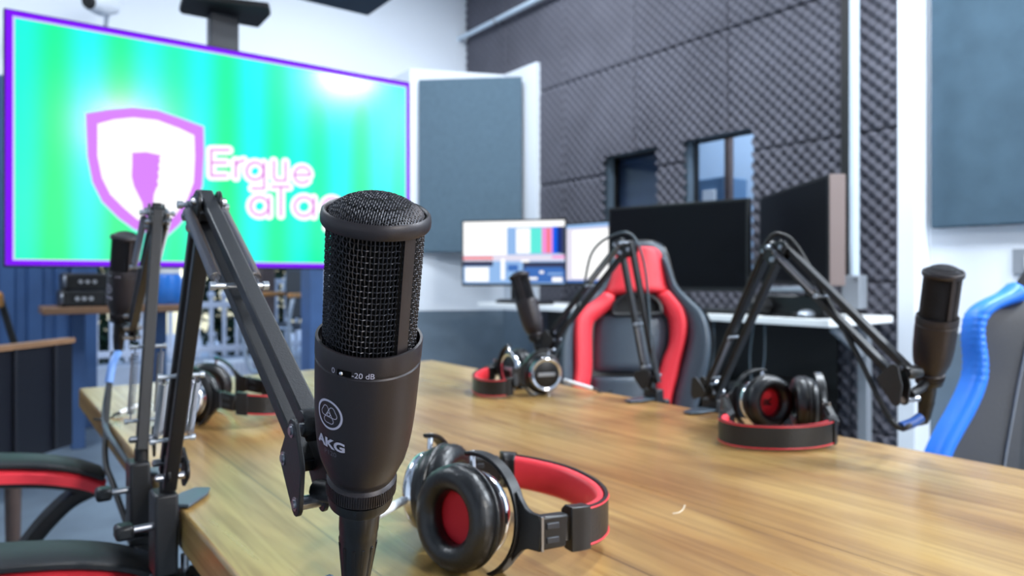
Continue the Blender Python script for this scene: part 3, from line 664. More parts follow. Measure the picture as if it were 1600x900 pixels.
# ================================================================== BOOM ARMS
def hull2(pts):
    pts = sorted(set(pts)); 
    def half(ps):
        o = []
        for p in ps:
            while len(o) > 1 and (o[-1][0]-o[-2][0])*(p[1]-o[-2][1])-(o[-1][1]-o[-2][1])*(p[0]-o[-2][0]) <= 0: o.pop()
            o.append(p)
        return o[:-1]
    return half(pts)+half(pts[::-1])
def boom_arm(label, base, joint, tip, inward, micbase, micaxis, plate_dir=None, lightbars=None, sprL=(.12, .42), sprU=(.0, .42), knob=None):
    base = V(base); t = thing('boom_arm', label, 'microphone arm', base, 'folding microphone arms clamped to the table')
    hd = V((tip.x-base.x, tip.y-base.y, 0)).normalized(); n = hd.cross(UP).normalized()
    foot = base+UP*.035-inward*.012
    def plate(pts3, name, off, r=.013, th=.003):
        q = []
        for p in pts3:
            d = p-joint; a, b = d.dot(hd), d.dot(UP)
            q += [(a+r*cos(2*pi*k/14), b+r*sin(2*pi*k/14)) for k in range(14)]
        h = hull2(q)
        MB().prism([joint+hd*a+UP*b+n*(off-th/2) for a, b in h], n*th).build(name, M_metal, t, bevel=.0006)
    def pair(p, q, nm, gap, bw):
        d = (q-p).normalized(); e = n.cross(d).normalized()
        for s_ in (-1, 1): MB().bar(p+e*gap*s_, q+e*gap*s_, n, bw, .010).build(nm, M_metal, t, bevel=.0012)
        return e, d
    eL, dL = pair(foot, joint, 'lower_bar', .0142, .0138); eU, dU = pair(joint, tip, 'upper_bar', .0120, .0125)
    g = .0125
    for s_ in (-1, 1): plate([joint+eL*g-dL*.017, joint-eL*g-dL*.017, joint+eU*g+dU*.017, joint-eU*g+dU*.017], 'elbow_plate', .0090*s_, r=.0105)
    def bolt(p, r=.0042, L=.0145):
        MB().tube([p-n*(L+.001), p-n*L, p-n*L*.999, p+n*L*.999, p+n*L, p+n*(L+.001)], [r*.6, r*.6, r, r, r*.6, r*.6], 12).build('bolt', M_steel, t, smooth=30)
    for p in (joint+eL*g-dL*.017, joint-eL*g-dL*.017, joint+eU*g+dU*.017, joint-eU*g+dU*.017, joint): bolt(p)
    # tip bracket
    tb_ = tip+dU*.012-UP*.004
    low = tip+dU*.008-UP*.024
    q_ = [tip+eU*g-dU*.006, tip-eU*g-dU*.010, low, tip+dU*.012]
    for s_ in (-1, 1): plate(q_, 'end_plate', .0078*s_, r=.0072)
    for p in q_[:3]: bolt(p)
    mid = micbase+micaxis*.002
    MB().tube([low+UP*.006, (low+mid)/2, mid], .0065, 12).build('swivel', M_metal, t)
    MB().lathe([(.0001, -.006), (.0175, -.006), (.018, -.004), (.018, .0003), (.0001, .0003)], micbase-micaxis*.0005, micaxis, 32).build('mic_collar', M_black, t)
    kc = knob if knob else tip+eU*.012+dU*.002; MB().lathe([(.0001, -.013), (.0075, -.013), (.0085, -.011), (.0085, .011), (.0075, .013), (.0001, .013)], kc, n, 24).build('lock_knob', M_black, t)
    # foot socket
    plate([foot+eL*g+dL*.02, foot-eL*g+dL*.02, foot], 'foot_plate', .0095, r=.010); plate([foot+eL*g+dL*.02, foot-eL*g+dL*.02, foot], 'foot_plate', -.0095, r=.010)
    for p in (foot+eL*g+dL*.015, foot-eL*g+dL*.015): bolt(p)
    MB().cyl(foot-UP*.085, foot+UP*.004, .0085, seg=16).build('pivot_post', M_metal, t)
    # springs with cross pins
    for (a, b, e, d, s0, s1) in ((foot, joint, eL, dL, sprL[0], sprL[1]), (joint, tip, eU, dU, sprU[0], sprU[1])):
        for f in (s0, s1):
            p = a+(b-a)*f; MB().tube([p+n*q for q in (-.0225, -.018, -.0179, .0179, .018, .0225)], [.0036, .0036, .0024, .0024, .0036, .0036], 12).build('spring_pin', M_silver, t, smooth=30)
        for s_ in (-1, 1):
            p = a+(b-a)*s0+n*s_*.0155; q = a+(b-a)*s1+n*s_*.0155; w = MB()
            w.helix(p+(q-p)*.09, q-(q-p)*.09, .0043, .0008, .0029); w.tube([p, p+(q-p)*.1], .001, 6); w.tube([q-(q-p)*.1, q], .001, 6); w.build('spring', M_spring, t)
    # clamp
    out = -inward; sd = out.cross(UP)
    pd = (plate_dir or inward).normalized(); ps = pd.cross(UP)
    e0 = base+out*.004
    pts = [e0-ps*.016+UP*.002, e0+pd*.045-ps*.016+UP*.002, e0+pd*.066-ps*.009+UP*.002, e0+pd*.066+ps*.009+UP*.002, e0+pd*.045+ps*.016+UP*.002, e0+ps*.016+UP*.002]
    MB().prism(pts, UP*.004).build('clamp_plate', M_slate, t, bevel=.001)
    MB().obox(base+out*.016-UP*.022, out*.012, sd*.019, UP*.045).build('clamp_body', M_metal, t, bevel=.003)
    MB().obox(base+out*.004-UP*.078, out*.024, sd*.017, UP*.006).build('clamp_jaw', M_metal, t, bevel=.002)
    MB().cyl(base+inward*.006-UP*.125, base+inward*.006-UP*.052, .0045, seg=12).build('clamp_screw', M_steel, t)
    MB().lathe([(.0001, -.008), (.013, -.008), (.015, -.004), (.015, .006), (.012, .008), (.0001, .008)], base+inward*.006-UP*.128, UP, 16).build('clamp_knob', M_black, t)
    for dz_, sd_ in ((-.012, .006),):
        kp = base+out*.028+UP*dz_-sd*sd_
        MB().cyl(kp, kp+out*.02, .004, seg=10).build('thumb_screw', M_steel, t)
        MB().obox(kp+out*.028, out*.009, sd*.011, UP*.008).build('thumb_knob', M_black, t, bevel=.004)
    return t
INW = V((1, 0, 0))
def axis_of(b, tp): return (tp-b).normalized()
B1 = V((TX0, .865, TZ)); J1 = at(318, 322, .668); T1 = at(491, 704, .428)
boom_arm('nearest black boom arm holding the large foreground microphone', B1, J1, T1, INW, mb0, axis_of(mb0, mt0), plate_dir=V((.62, .78, 0)), sprL=(.17, .42), sprU=(.0, .43), knob=at(503, 658, .43))
B2 = V((TX0, 1.03, TZ)); J2 = at(246, 333, 1.0); T2 = at(207, 505, 1.345)
boom_arm('black boom arm behind the nearest one at the table left edge', B2, J2, T2, INW, b2, axis_of(b2, t2), plate_dir=V((.8, .6, 0)))
B3 = V((TX1, 1.04, TZ)); J3 = at(978, 380, 1.54); T3 = at(862, 528, 1.72)
boom_arm('black boom arm standing in front of the red chair', B3, J3, T3, -INW, b3, axis_of(b3, t3))
B4 = V((TX1, .885, TZ)); J4 = at(1214, 386, 1.185); T4 = at(1416, 590, .985)
boom_arm('black boom arm in front of the dark monitors at right', B4, J4, T4, -INW, b4, axis_of(b4, t4))
# cables
def cable(label, pts, r, m, sleeve=None, sm=None):
    t = thing('microphone_cable', label, 'cable', pts[0]); MB().tube(smoothpath(pts, 8), r, 8).build('cord', m, t)
    if sleeve: MB().tube(smoothpath(sleeve, 6), r*1.8, 10).build('sleeve', sm, t)
ax2 = axis_of(b2, t2); e2 = b2-ax2*.07
cable('grey microphone cable with pale blue sleeve at the table left edge', [e2, at(172, 590, 1.33), at(163, 640, 1.28), at(166, 672, 1.22), at(190, 708, 1.12), at(214, 746, 1.02), at(232, 790, .95), at(238, 812, .925)], .0042, M_greyc, [e2+V((0, 0, 0)), at(176, 568, 1.335), at(170, 598, 1.32)], M_lblue)
cable('black cable drooping past the table left edge to the floor', [e2-RGT*.01, at(164, 700, 1.2), at(178, 760, 1.12), at(205, 835, 1.05), at(236, 910, .98), at(262, 1010, .9), at(300, 1250, .8)], .0045, M_blackm)
ax4 = axis_of(b4, t4); e4 = b4-ax4*.07
cable('black cable looped over the right boom arm to a blue end', [at(1100, 610, 1.365), at(1180, 420, 1.22), at(1203, 372, 1.19), at(1222, 367, 1.18), at(1245, 385, 1.16), at(1285, 455, 1.11), at(1340, 555, 1.04), at(1382, 640, .985), at(1405, 668, .965), at(1425, 663, .97), e4], .0038, M_blackm, [at(1408, 667, .966), at(1425, 661, .97), at(1438, 652, .975)], M_bluec)
ax3 = axis_of(b3, t3); e3 = b3-ax3*.07
cable('thin grey cable looped over the boom arm before the red chair', [e3, at(850, 592, 1.72), at(905, 470, 1.65), at(925, 395, 1.6), at(962, 366, 1.54), at(990, 370, 1.53), at(1008, 420, 1.525), at(1016, 520, 1.51), at(1020, 605, 1.5)], .0028, M_greyc)
ax1 = axis_of(mb0, mt0); e1 = mb0-ax1*.068
cable('black cable leaving the foreground microphone connector', [e1, e1-ax1*.03-RGT*.012, at(515, 905, .43), at(470, 960, .46)], .003, M_greyc)
# ================================================================== HEADPHONES
R_CUP = .046
def headphones(label, cups, band, ctr, letters=('', ''), plug=None, redin=True, capk=3, yoke=(105, 80)):
    o = cups[0][0]; base = V((ctr.x, ctr.y, TZ)); t = thing('headphones', label, 'headphones', base, 'red and black headphones lying on the table')
    for ci, (c, nn, u) in enumerate(cups):
        nn = nn.normalized(); u = (u-nn*u.dot(nn)).normalized(); v = nn.cross(u)
        cup = MB().lathe([(.0001, -.020), (.030, -.020), (.034, -.0175), (.0375, -.012), (.042, -.006), (.044, -.001), (.0435, .003), (.0001, .003)], c, nn, 48, hint=u).build('ear_cup', M_black, t, smooth=40)
        MB().lathe([(.0295, -.021), (.0345, -.0225), (.0372, -.0195), (.0385, -.0135), (.0372, -.011), (.033, -.012)], c, nn, 48, hint=u, close=True).build('chrome_ring', M_chrome, cup, smooth=60)
        MB().bar(c-nn*.0212-u*.02, c-nn*.0212+u*.02, v, .008, .002).build('badge_bar', M_silver, cup, bevel=.0006)
        k = 14; w = MB(); pr = [(.0342+.0116*cos(2*pi*i/k), .0125+.0125*sin(2*pi*i/k)) for i in range(k)]
        w.lathe(pr, c, nn, 64, hint=u, close=True)
        for i, p in enumerate(w.v):          # stitched pleats along the outer rim
            d = p-c; h = d.dot(nn); r = d-nn*h; rl = r.length
            if rl > .041 and 0 < h < .018:
                th = atan2(r.dot(v), r.dot(u)); w.v[i] = p+r.normalized()*(.0005*sin(31*th)+.0003*sin(53*th+1))
        w.build('ear_cushion', M_leath, t, smooth=60)
        MB().lathe([(.0435, .002), (.0462, .003), (.0466, .0045), (.0462, .006), (.0435, .007)], c, nn, 64, hint=u, close=True).build('cushion_piping', M_leath, t, smooth=60)
        sp = MB().lathe([(.0001, .0055), (.0252, .0055), (.0256, .003)], c, nn, 36, hint=u).build('speaker_cloth', M_redf, t)
        if letters[ci]:
            vs, fs = text_geo(letters[ci], .022, offset=.0007, align='CENTER')
            up_ = (u*.85+UP*.1); up_ = (up_-nn*up_.dot(nn)).normalized(); rt_ = up_.cross(nn)
            MB().add([c+nn*.0062+rt_*q.x+up_*(q.y-.0078) for q in vs], fs).build('side_letter', M_lab, sp, smooth=0)
        # yoke ring and arm
        cy = c-nn*.013; w = MB(); a_ = yoke[ci]; a0, a1 = radians(-a_), radians(a_); pts = []
        for i in range(33):
            a = a0+(a1-a0)*i/32; pts.append(cy+(u*cos(a)+v*sin(a))*.0535)
        w.ribbon(pts, nn, .013, -.0022, .0022, c)
        w.prism([cy+u*a_+v*b_-nn*.003 for a_, b_ in ((.049, -.030), (.054, -.024), (.060, -.0175), (.066, -.015), (.079, -.0145), (.079, .0145), (.066, .015), (.060, .0175), (.054, .024), (.049, .030))], nn*.006)
        w.build('yoke', M_black, t, smooth=50, bevel=.0008)
        for s_ in (-1, 1): a = radians((a_-5)*s_); dd = u*cos(a)+v*sin(a); MB().cyl(cy+dd*.040, cy+dd*.056, .003, seg=10).build('pivot_pin', M_chrome, t)
    N = len(band); path = smoothpath(band, 8); C_ = sum(path, V((0, 0, 0)))/len(path)
    C_ = (C_+cups[0][0]+cups[1][0])/3*1.0
    L = len(path); i0, i1 = int(L*.12), int(L*.88)
    wd = UP
    MB().ribbon(path[i0-1:i1+2], wd, .036, -.0015, .0035, C_).build('headband', M_leath, t, smooth=50)
    MB().ribbon(path[i0:i1], wd, .0335, .0035, .0115, C_).build('headband_cushion', M_red, t, smooth=60)
    w = MB()
    for zz in (-.0162, .0162):
        w.tube([p+UP*zz+(p-C_).normalized()*.0016 for p in path[i0:i1]], .0009, 6)
    w.build('red_stitching', M_red, t)
    for (ia, ib, sgn) in ((i0-3, i0+3, 0), (i1-3, i1+3, 1)):
        ia = max(ia, 0); ib = min(ib, L-1)
        MB().ribbon(path[ia:ib+1], wd, .039, -.004, .013, C_).build('end_cap', M_black, t, smooth=50, bevel=.001)
    for e_, (k0, k1) in enumerate(((0, max(i0-3, 1)), (min(i1+3, L-2), L-1))):
        seg_ = path[k0:k1+1]
        MB().ribbon(seg_, wd, .021, .001, .003, C_).build('slider', M_steel, t)
        w = MB()
        dd = (seg_[-1]-seg_[0]).normalized(); md = (seg_[0]+seg_[-1])/2; nr = dd.cross(UP).normalized()
        if nr.dot(C_-md) < 0: nr = -nr
        mk = MB()
        for k in range(7):
            p = md+dd*(k-3)*.002+nr*.0036; mk.obox(p, dd*.0004, UP*.004, nr*.0004)
        mk.build('scale_marks', M_whitep, t)
        end = seg_[0] if e_ == 0 else seg_[-1]
        cc, nn, u = cups[e_]; hub = cc-nn.normalized()*.013+u.normalized()*.074
        dh = hub-end
        if dh.length < .004: dh = -dd*.02
        hu = dh.normalized()
        blk = MB().bar(end-hu*.006, hub, UP, .028, .011).build('hinge_block', M_black, t, bevel=.002)
        m2 = (end+hub)/2; ns = hu.cross(UP).normalized()
        w = MB()
        for zz in (-.006, .006): w.obox(m2+UP*zz, hu*.007, UP*.0028, ns*.0068)
        w.build('hinge_detail', M_dgrey, blk, bevel=.0008)
        MB().bar(hub-UP*.0145, hub+UP*.0145, hu, .0025, .0125).build('hinge_pin', M_steel, blk)
    if plug:
        a, b = plug; d = (b-a).normalized(); pl_ = MB().cyl(a, b, .0042, seg=16).build('plug', M_whitep, t)
        MB().cyl(b, b+d*.012, .0034, .003, 12).build('plug_boot', M_black, pl_)
        MB().lathe([(.0044, -.002), (.0052, -.0015), (.0052, .0015), (.0044, .002)], a+d*.006, d, 16).build('collar', M_steel, pl_)
        MB().tube(smoothpath([b+d*.01, b+d*.025-UP*.004, V(((b+d*.05).x, (b+d*.05).y, TZ+.004))]), .0022).build('lead', M_blackm, pl_)
    return t
zc = TZ+.0467
# foreground
headphones('nearest headphones with open black ear cushion and red headband',
    [(cs(-.042, .637, zc), csd(-.66, -.74, .10), csd(.74, -.66)), (cs(-.073, .712, zc), csd(.93, -.36, .08), csd(.36, .93))],
    [cs(.040, .612, TZ+.043), cs(.062, .626, TZ+.040), cs(.082, .655, TZ+.036), cs(.092, .69, TZ+.034), cs(.086, .73, TZ+.035), cs(.062, .768, TZ+.038), cs(.030, .79, TZ+.041), cs(-.002, .80, TZ+.044), cs(-.02, .795, TZ+.046)],
    cs(0, .69), plug=(at(641, 776, .70), at(588, 806, .64)))
# centre
headphones('headphones on the far table edge before the red chair',
    [(cs(.070, 1.585, zc), csd(-.3, .95), csd(-.95, -.3)), (cs(.010, 1.675, zc), csd(.85, .5), csd(-.5, .85))],
    [cs(.006, 1.54, TZ+.026), cs(-.01, 1.53, TZ+.024), cs(-.035, 1.528, TZ+.022), cs(-.068, 1.55, TZ+.021), cs(-.088, 1.60, TZ+.022), cs(-.084, 1.655, TZ+.025), cs(-.062, 1.70, TZ+.03), cs(-.04, 1.72, TZ+.034)],
    cs(0, 1.62), plug=(at(881, 594, 1.59), at(925, 607, 1.60)))
# right
headphones('right headphones showing a red disc marked with the letter R',
    [(cs(.436, 1.225, zc), csd(.36, -.93, .06), csd(-.93, -.36)), (cs(.503, 1.205, zc), csd(-.95, .2), csd(-.2, -.95))],
    [cs(.358, 1.165, TZ+.03), cs(.338, 1.14, TZ+.026), cs(.326, 1.112, TZ+.022), cs(.345, 1.078, TZ+.0205), cs(.40, 1.062, TZ+.0205), cs(.455, 1.068, TZ+.0215), cs(.492, 1.085, TZ+.025), cs(.500, 1.105, TZ+.03)],
    cs(.43, 1.14), letters=('R', ''))
# left far
headphones('headphones behind the boom arms on the left side of the table',
    [(cs(-.572, 1.275, zc), csd(.3, .95), csd(.95, -.3)), (cs(-.60, 1.40, zc), csd(.2, -.98), csd(.98, .2))],
    [cs(-.485, 1.235, TZ+.043), cs(-.465, 1.236, TZ+.040), cs(-.425, 1.25, TZ+.036), cs(-.40, 1.29, TZ+.034), cs(-.40, 1.34, TZ+.034), cs(-.43, 1.39, TZ+.036), cs(-.475, 1.415, TZ+.04), cs(-.505, 1.42, TZ+.043)],
    cs(-.5, 1.32), plug=(at(222, 631, 1.37), at(187, 645, 1.33)))
# ================================================================== CHAIRS
def pad(mb, pairs, P0, n, w0, thick, bulge, K=8, sub=4, endr=True, wfun=None):
    L = smoothpath([onP(a, b, P0, n) for a, b, _, _ in pairs], sub); R_ = smoothpath([onP(c, d, P0, n) for _, _, c, d in pairs], sub)
    m = len(L); vs = []
    for i in range(m):
        e = min(1, min(i, m-1-i)/2.0) if endr else 1
        e = sqrt(max(0, 1-(1-e)**2))
        for k in range(K+1):
            s = k/K; p = L[i].lerp(R_[i], s); prof = (1-abs(2*s-1)**3.2); f = w0+bulge*prof*(e if endr else 1)
            if wfun: f += wfun(p)
            vs.append(p+n*f)
    nf = len(vs)
    for i in range(m):
        for k in range(K+1):
            p = L[i].lerp(R_[i], k/K); vs.append(p+n*(w0-thick+(wfun(p) if wfun else 0)))
    W = K+1; fs = []
    for i in range(m-1):
        for k in range(K):
            a = i*W+k; fs.append((a, a+1, a+W+1, a+W)); fs.append((nf+a, nf+a+W, nf+a+W+1, nf+a+1))
        for k in (0, K):
            a = i*W+k; fs.append((a, a+W, nf+a+W, nf+a))
    for i in (0, m-1):
        for k in range(K): a = i*W+k; fs.append((a, a+1, nf+a+1, nf+a))
    return mb.add(vs, fs)
def chair_base(t, c, fd, zs, mtrim, w=.5):
    sd = fd.cross(UP)
    st = MB().obox(c+UP*(zs-.05), fd*.25, sd*(w/2), UP*.05).build('seat', M_gleath, t, bevel=.035, seg=3)
    for s_ in (-1, 1): MB().obox(c+UP*(zs-.04)+sd*s_*(w/2-.03), fd*.24, sd*.03, UP*.055).build('seat_bolster', mtrim, t, bevel=.025, seg=3)
    MB().cyl(c+UP*.1, c+UP*(zs-.1), .028).build('gas_lift', M_black, t)
    w_ = MB()
    for k in range(5):
        a = 2*pi*k/5+.3; d = V((cos(a), sin(a), 0)); w_.bar(c+UP*.11, c+d*.3+UP*.075, UP, .03, .045)
    w_.build('star_base', M_black, t, bevel=.005)
    for k in range(5):
        a = 2*pi*k/5+.3; d = V((cos(a), sin(a), 0)); p = c+d*.3; sdd = d.cross(UP); MB().cyl(p+UP*.03-sdd*.02, p+UP*.03+sdd*.02, .03, seg=16).build('caster', M_black, t)
    return st
# red chair
rc = at(990, 520, 2.42); nR = (-FWD*.985-RGT*.06+UP*.16).normalized()
rch = thing('gaming_chair', 'red and black racing style chair across the table', 'chair', V((rc.x, rc.y, 0)), 'racing style chairs')
shell = [(985,373,1022,373),(970,380,1038,380),(959,398,1046,396),(952,420,1052,420),(942,446,1061,446),(918,466,1078,466),(893,488,1097,486),(882,510,1106,506),(876,540,1110,536),(874,570,1107,566),(874,600,1099,600),(874,640,1088,640),(876,690,1076,690)]
cR = (990); 
def bol(k, cxp, half):
    def f(p):
        q = (p-CAM); px = CX+F*q.dot(RGT)/q.dot(FWD); u = abs(px-cxp)/half
        return k*max(0, u-.35)**1.5
    return f
bf = bol(.16, 990, 118)
w = MB(); pad(w, shell, rc, nR, -.03, .06, .02, K=14, wfun=bf); w.build('back_shell', M_black, rch, smooth=60)
# outer wings
wl = [(958,398,962,440),(952,420,955,440)]
w = MB(); pad(w, [(959,400,966,402),(950,424,958,432),(940,450,943,460),(915,470,930,474),(893,490,908,490),(883,512,898,512),(877,540,896,540),(875,570,896,570),(876,600,896,600),(880,640,890,640),(884,690,890,690)], rc, nR, .0, .03, .02, wfun=bf); w.build('wing', M_gleath, rch, smooth=60)
w = MB(); pad(w, [(1028,402,1040,398),(1035,424,1048,422),(1041,446,1056,446),(1045,460,1070,464),(1060,484,1090,486),(1070,506,1099,508),(1071,530,1103,536),(1066,556,1101,566),(1058,590,1094,600),(1050,630,1084,640),(1046,690,1072,690)], rc, nR, .0, .03, .03, wfun=bf); w.build('wing', M_gleath, rch, smooth=60)
w = MB(); pad(w, [(988,378,1020,378),(972,386,1034,384),(964,396,1040,394),(962,404,1040,402)], rc, nR, 0, .02, .015, wfun=bf); w.build('head_trim', M_gleath, rch, smooth=60)
red1 = [(978,388,1022,388),(966,394,1030,394),(959,408,1034,406),(953,425,1037,424),(948,445,1040,444),(942,462,1044,458)]
w = MB(); pad(w, red1, rc, nR, .012, .03, .03, wfun=bf); w.build('head_panel', M_red, rch, smooth=60)
w = MB(); pad(w, [(944,456,962,462),(930,468,957,480),(910,482,942,492),(899,498,928,504),(896,520,924,520),(896,550,924,550),(896,580,924,580),(893,605,920,606),(888,640,912,640),(884,690,906,690)], rc, nR, .012, .03, .022, wfun=bf); w.build('side_stripe', M_red, rch, smooth=60)
w = MB(); pad(w, [(1024,462,1042,452),(1030,474,1055,466),(1036,486,1066,482),(1044,500,1070,500),(1046,520,1070,520),(1044,540,1066,542),(1036,560,1061,564),(1029,585,1056,590),(1024,610,1050,615),(1022,640,1046,640),(1018,690,1040,690)], rc, nR, .012, .03, .022, wfun=bf); w.build('side_stripe', M_red, rch, smooth=60)
w = MB(); pad(w, [(945,493,1030,493),(932,499,1038,499),(926,512,1044,512),(924,540,1042,538),(924,560,1034,560),(924,582,1026,582)], rc, nR, -.005, .03, .035, wfun=None); w.build('centre_panel', M_gleath, rch, smooth=60)
w = MB(); pad(w, [(923,588,1024,588),(920,605,1022,605),(914,640,1022,640),(908,690,1018,690)], rc, nR, .0, .03, .03); w.build('lumbar_panel', M_gleath, rch, smooth=60)
w = MB(); ring = smoothpath([onP(a, b, rc, nR)+nR*.03 for a, b in [(957,488),(962,474),(975,464),(992,461),(1012,464),(1026,473),(1031,486),(1026,492),(994,493),(962,493)]], 5, closed=True)
w.tube(ring, .008, 8, closed=True); w.build('strap_slot_rim', M_black, rch)
MB().prism([p-nR*.022 for p in ring], nR*.004).build('strap_slot', M_blackm, rch)
chair_base(rch, V((rc.x, rc.y, 0))-FWD*.27, -FWD, .47, M_red, .48)
# blue chair
bc = at(1735, 560, 1.62); nB = (-FWD*.985+UP*.15).normalized()
bch = thing('gaming_chair', 'blue and black racing chair at the right frame edge', 'chair', V((bc.x, bc.y, 0)), 'racing style chairs')
XM = 1735
def mir(ps): return [(2*XM-c, d, 2*XM-a, b) for a, b, c, d in ps]
sB = [(1700,250,XM*2-1700,250),(1680,258,XM*2-1680,258),(1670,290,XM*2-1670,290),(1666,340,XM*2-1666,340),(1660,385,XM*2-1660,385),(1640,418,XM*2-1640,418),(1618,446,XM*2-1618,446),(1590,463,XM*2-1590,463),(1564,480,XM*2-1564,480),(1550,500,XM*2-1550,500),(1546,530,XM*2-1546,530),(1548,565,XM*2-1548,565),(1542,595,XM*2-1542,595),(1526,630,XM*2-1526,630),(1504,670,XM*2-1504,670),(1484,710,XM*2-1484,710),(1472,760,XM*2-1472,760),(1472,830,XM*2-1472,830)]
w = MB(); pad(w, sB, bc, nB, -.03, .06, .02, K=14); w.build('back_shell', M_black, bch, smooth=60)
stp = [(1584,441,1600,470),(1566,456,1584,474),(1545,466,1566,480),(1527,477,1550,488),(1515,492,1538,500),(1511,512,1533,515),(1511,535,1534,535),(1513,560,1538,562),(1511,585,1538,590),(1502,610,1531,617),(1487,640,1517,648),(1470,670,1500,678),(1452,708,1482,713),(1440,760,1470,760),(1438,830,1466,830)]
for q in (stp, mir(stp)):
    w = MB(); pad(w, q, bc, nB, .008, .03, .022, sub=6)
    if q is stp:
        for i, p in enumerate(w.v):
            s_ = (p-bc).dot(UP); 
            if abs(s_-.03) < .075: w.v[i] = p+nB*(.0022*sin(s_*420))
    w.build('side_stripe', M_blue, bch, smooth=60)
cp_ = [(1600,468,XM*2-1600,468),(1575,476,XM*2-1575,476),(1552,486,XM*2-1552,486),(1538,500,XM*2-1538,500),(1534,525,XM*2-1534,525),(1538,565,XM*2-1538,565),(1536,595,XM*2-1536,595),(1516,648,XM*2-1516,648),(1482,715,XM*2-1482,715),(1470,760,XM*2-1470,760),(1466,830,XM*2-1466,830)]
w = MB(); pad(w, cp_, bc, nB, -.005, .03, .02, K=14); w.build('back_panel', M_dleath, bch, smooth=60)
ce = [(1606,500,XM*2-1606,500),(1603,520,XM*2-1603,520),(1597,545,XM*2-1597,545),(1590,580,XM*2-1590,580),(1582,620,XM*2-1582,620),(1573,670,XM*2-1573,670),(1565,715,XM*2-1565,715),(1560,760,XM*2-1560,760),(1558,830,XM*2-1558,830)]
w = MB(); pad(w, ce, bc, nB, .004, .03, .022, K=10); w.build('centre_panel', mat('dark slate leather', (40, 48, 56), .5, bump=.2, bscale=160), bch, smooth=60)
w = MB(); w.tube(smoothpath([onP(a, b, bc, nB)+nB*.013 for a, b, _, _ in ce], 4), .0022, 6); w.build('seam', M_grey, bch)
hp = [(1704,262,XM*2-1704,262),(1684,270,XM*2-1684,270),(1672,300,XM*2-1672,300),(1668,345,XM*2-1668,345),(1660,385,XM*2-1660,385),(1640,420,XM*2-1640,420),(1618,462,XM*2-1618,462)]
w = MB(); pad(w, hp, bc, nB, .0, .03, .02); w.build('head_panel', M_leath, bch, smooth=60)
chair_base(bch, V((bc.x, bc.y, 0))+FWD*.05-V((0, 0, 0)), -FWD, .36, M_blue, .46)
# near left chair (only arms show)
ac = thing('gaming_chair', 'red and black chair pushed to the table left edge', 'chair', V((-.12, 1.24, 0)), 'racing style chairs')
def armrest(y, zoff, dy):
    prof = [(-.32, .70), (-.18, .722), (-.06, .728), (.05, .716), (.12, .698), (.165, .676)]
    pts = smoothpath([V((a, y+dy*max(0, a+.1), b+zoff)) for a, b in prof], 6)
    w = MB(); sd = V((0, 1, 0))
    w.ribbon(pts, sd, .085, -.002, .011, V((0, y, 3))); pd = w.build('armrest', mat('armrest vinyl', (24, 26, 30), .5, bump=.1), ac, smooth=55, bevel=.002)
    w = MB(); w.ribbon([p-UP*.015 for p in pts], sd, .087, -.011, .0128, V((0, y, 3))); w.build('red_trim', M_red, pd, smooth=55)
    w = MB(); w.ribbon([p-UP*.030 for p in pts[:-1]], sd, .06, -.006, .010, V((0, y, 3))); w.build('arm_core', M_black, pd, smooth=55)
    w = MB(); w.ribbon(smoothpath([V((.15, y, .655+zoff)), V((.11, y, .635+zoff)), V((.06, y, .58+zoff)), V((.01, y, .50+zoff)), V((-.06, y, .44)), V((-.2, y, .42))], 6), sd, .05, -.012, .012, V((.4, y, .3))); w.build('arm_support', M_black, ac, smooth=55, bevel=.002)
armrest(1.47, -.022, 0); armrest(.985, -.03, 0)
fd = V((1, 0, 0)); sd = V((0, 1, 0))
chair_base(ac, V((-.2, 1.23, 0)), fd, .46, M_red, .42)
MB().box((-.52, 1.0, .45), (-.42, 1.46, 1.2)).build('backrest', M_gleath, ac, bevel=.04, seg=3)
# ================================================================== DESK and screens
DX, DZ = 2.98, .825
dk = thing('office_desk', 'long white desk along the foam wall', 'desk', (3.28, 3.1, 0))
MB().box((DX, 1.68, DZ-.035), (3.56, 4.465, DZ)).build('desktop', M_desk, dk, bevel=.004)
for y in (1.79, 3.1, 4.38):
    for xx in (3.5,): MB().box((xx-.025, y-.025, 0), (xx+.025, y+.025, DZ-.035)).build('leg', M_grey, dk, bevel=.004)
MB().box((3.53, 1.95, .1), (3.545, 4.3, DZ-.04)).build('shade_panel', M_blackm, dk)  # added black sheet that deepens the shade under the desk
MB().bar((3.2, 1.79, .77), (3.5, 1.79, .62), UP, .03, .02).build('brace', M_grey, dk)
for i, yy in enumerate((2.15, 2.75, 3.7)):  # added black towers filling the shaded space under the desk
    t_ = thing('shade_tower', ['added dark tower for the shade under the desk right end', 'added dark tower for the shade under the desk behind the red chair', 'added dark tower for the shade under the far left end of the desk'][i], 'computer', (3.2, yy, 0), 'added dark towers under the desk')
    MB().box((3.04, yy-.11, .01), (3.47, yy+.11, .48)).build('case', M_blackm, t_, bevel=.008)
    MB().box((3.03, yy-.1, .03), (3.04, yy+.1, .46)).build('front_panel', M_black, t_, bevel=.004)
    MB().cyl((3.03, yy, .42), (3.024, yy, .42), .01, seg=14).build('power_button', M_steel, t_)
for i, (yy, l) in enumerate(((2.35, 'thin grey cable hanging under the desk above the right headphones'), (2.05, 'thin grey cable loop under the desk at the right'))):
    tag(MB().tube(smoothpath([(3.05, yy, DZ-.04), (3.03, yy-.01, .6), (3.02, yy+.03, .45), (3.03, yy+.07, .6), (3.05, yy+.06, DZ-.04)]), .004).build('hanging_cable', M_greyc), l, 'cable', 'cables under the desk')
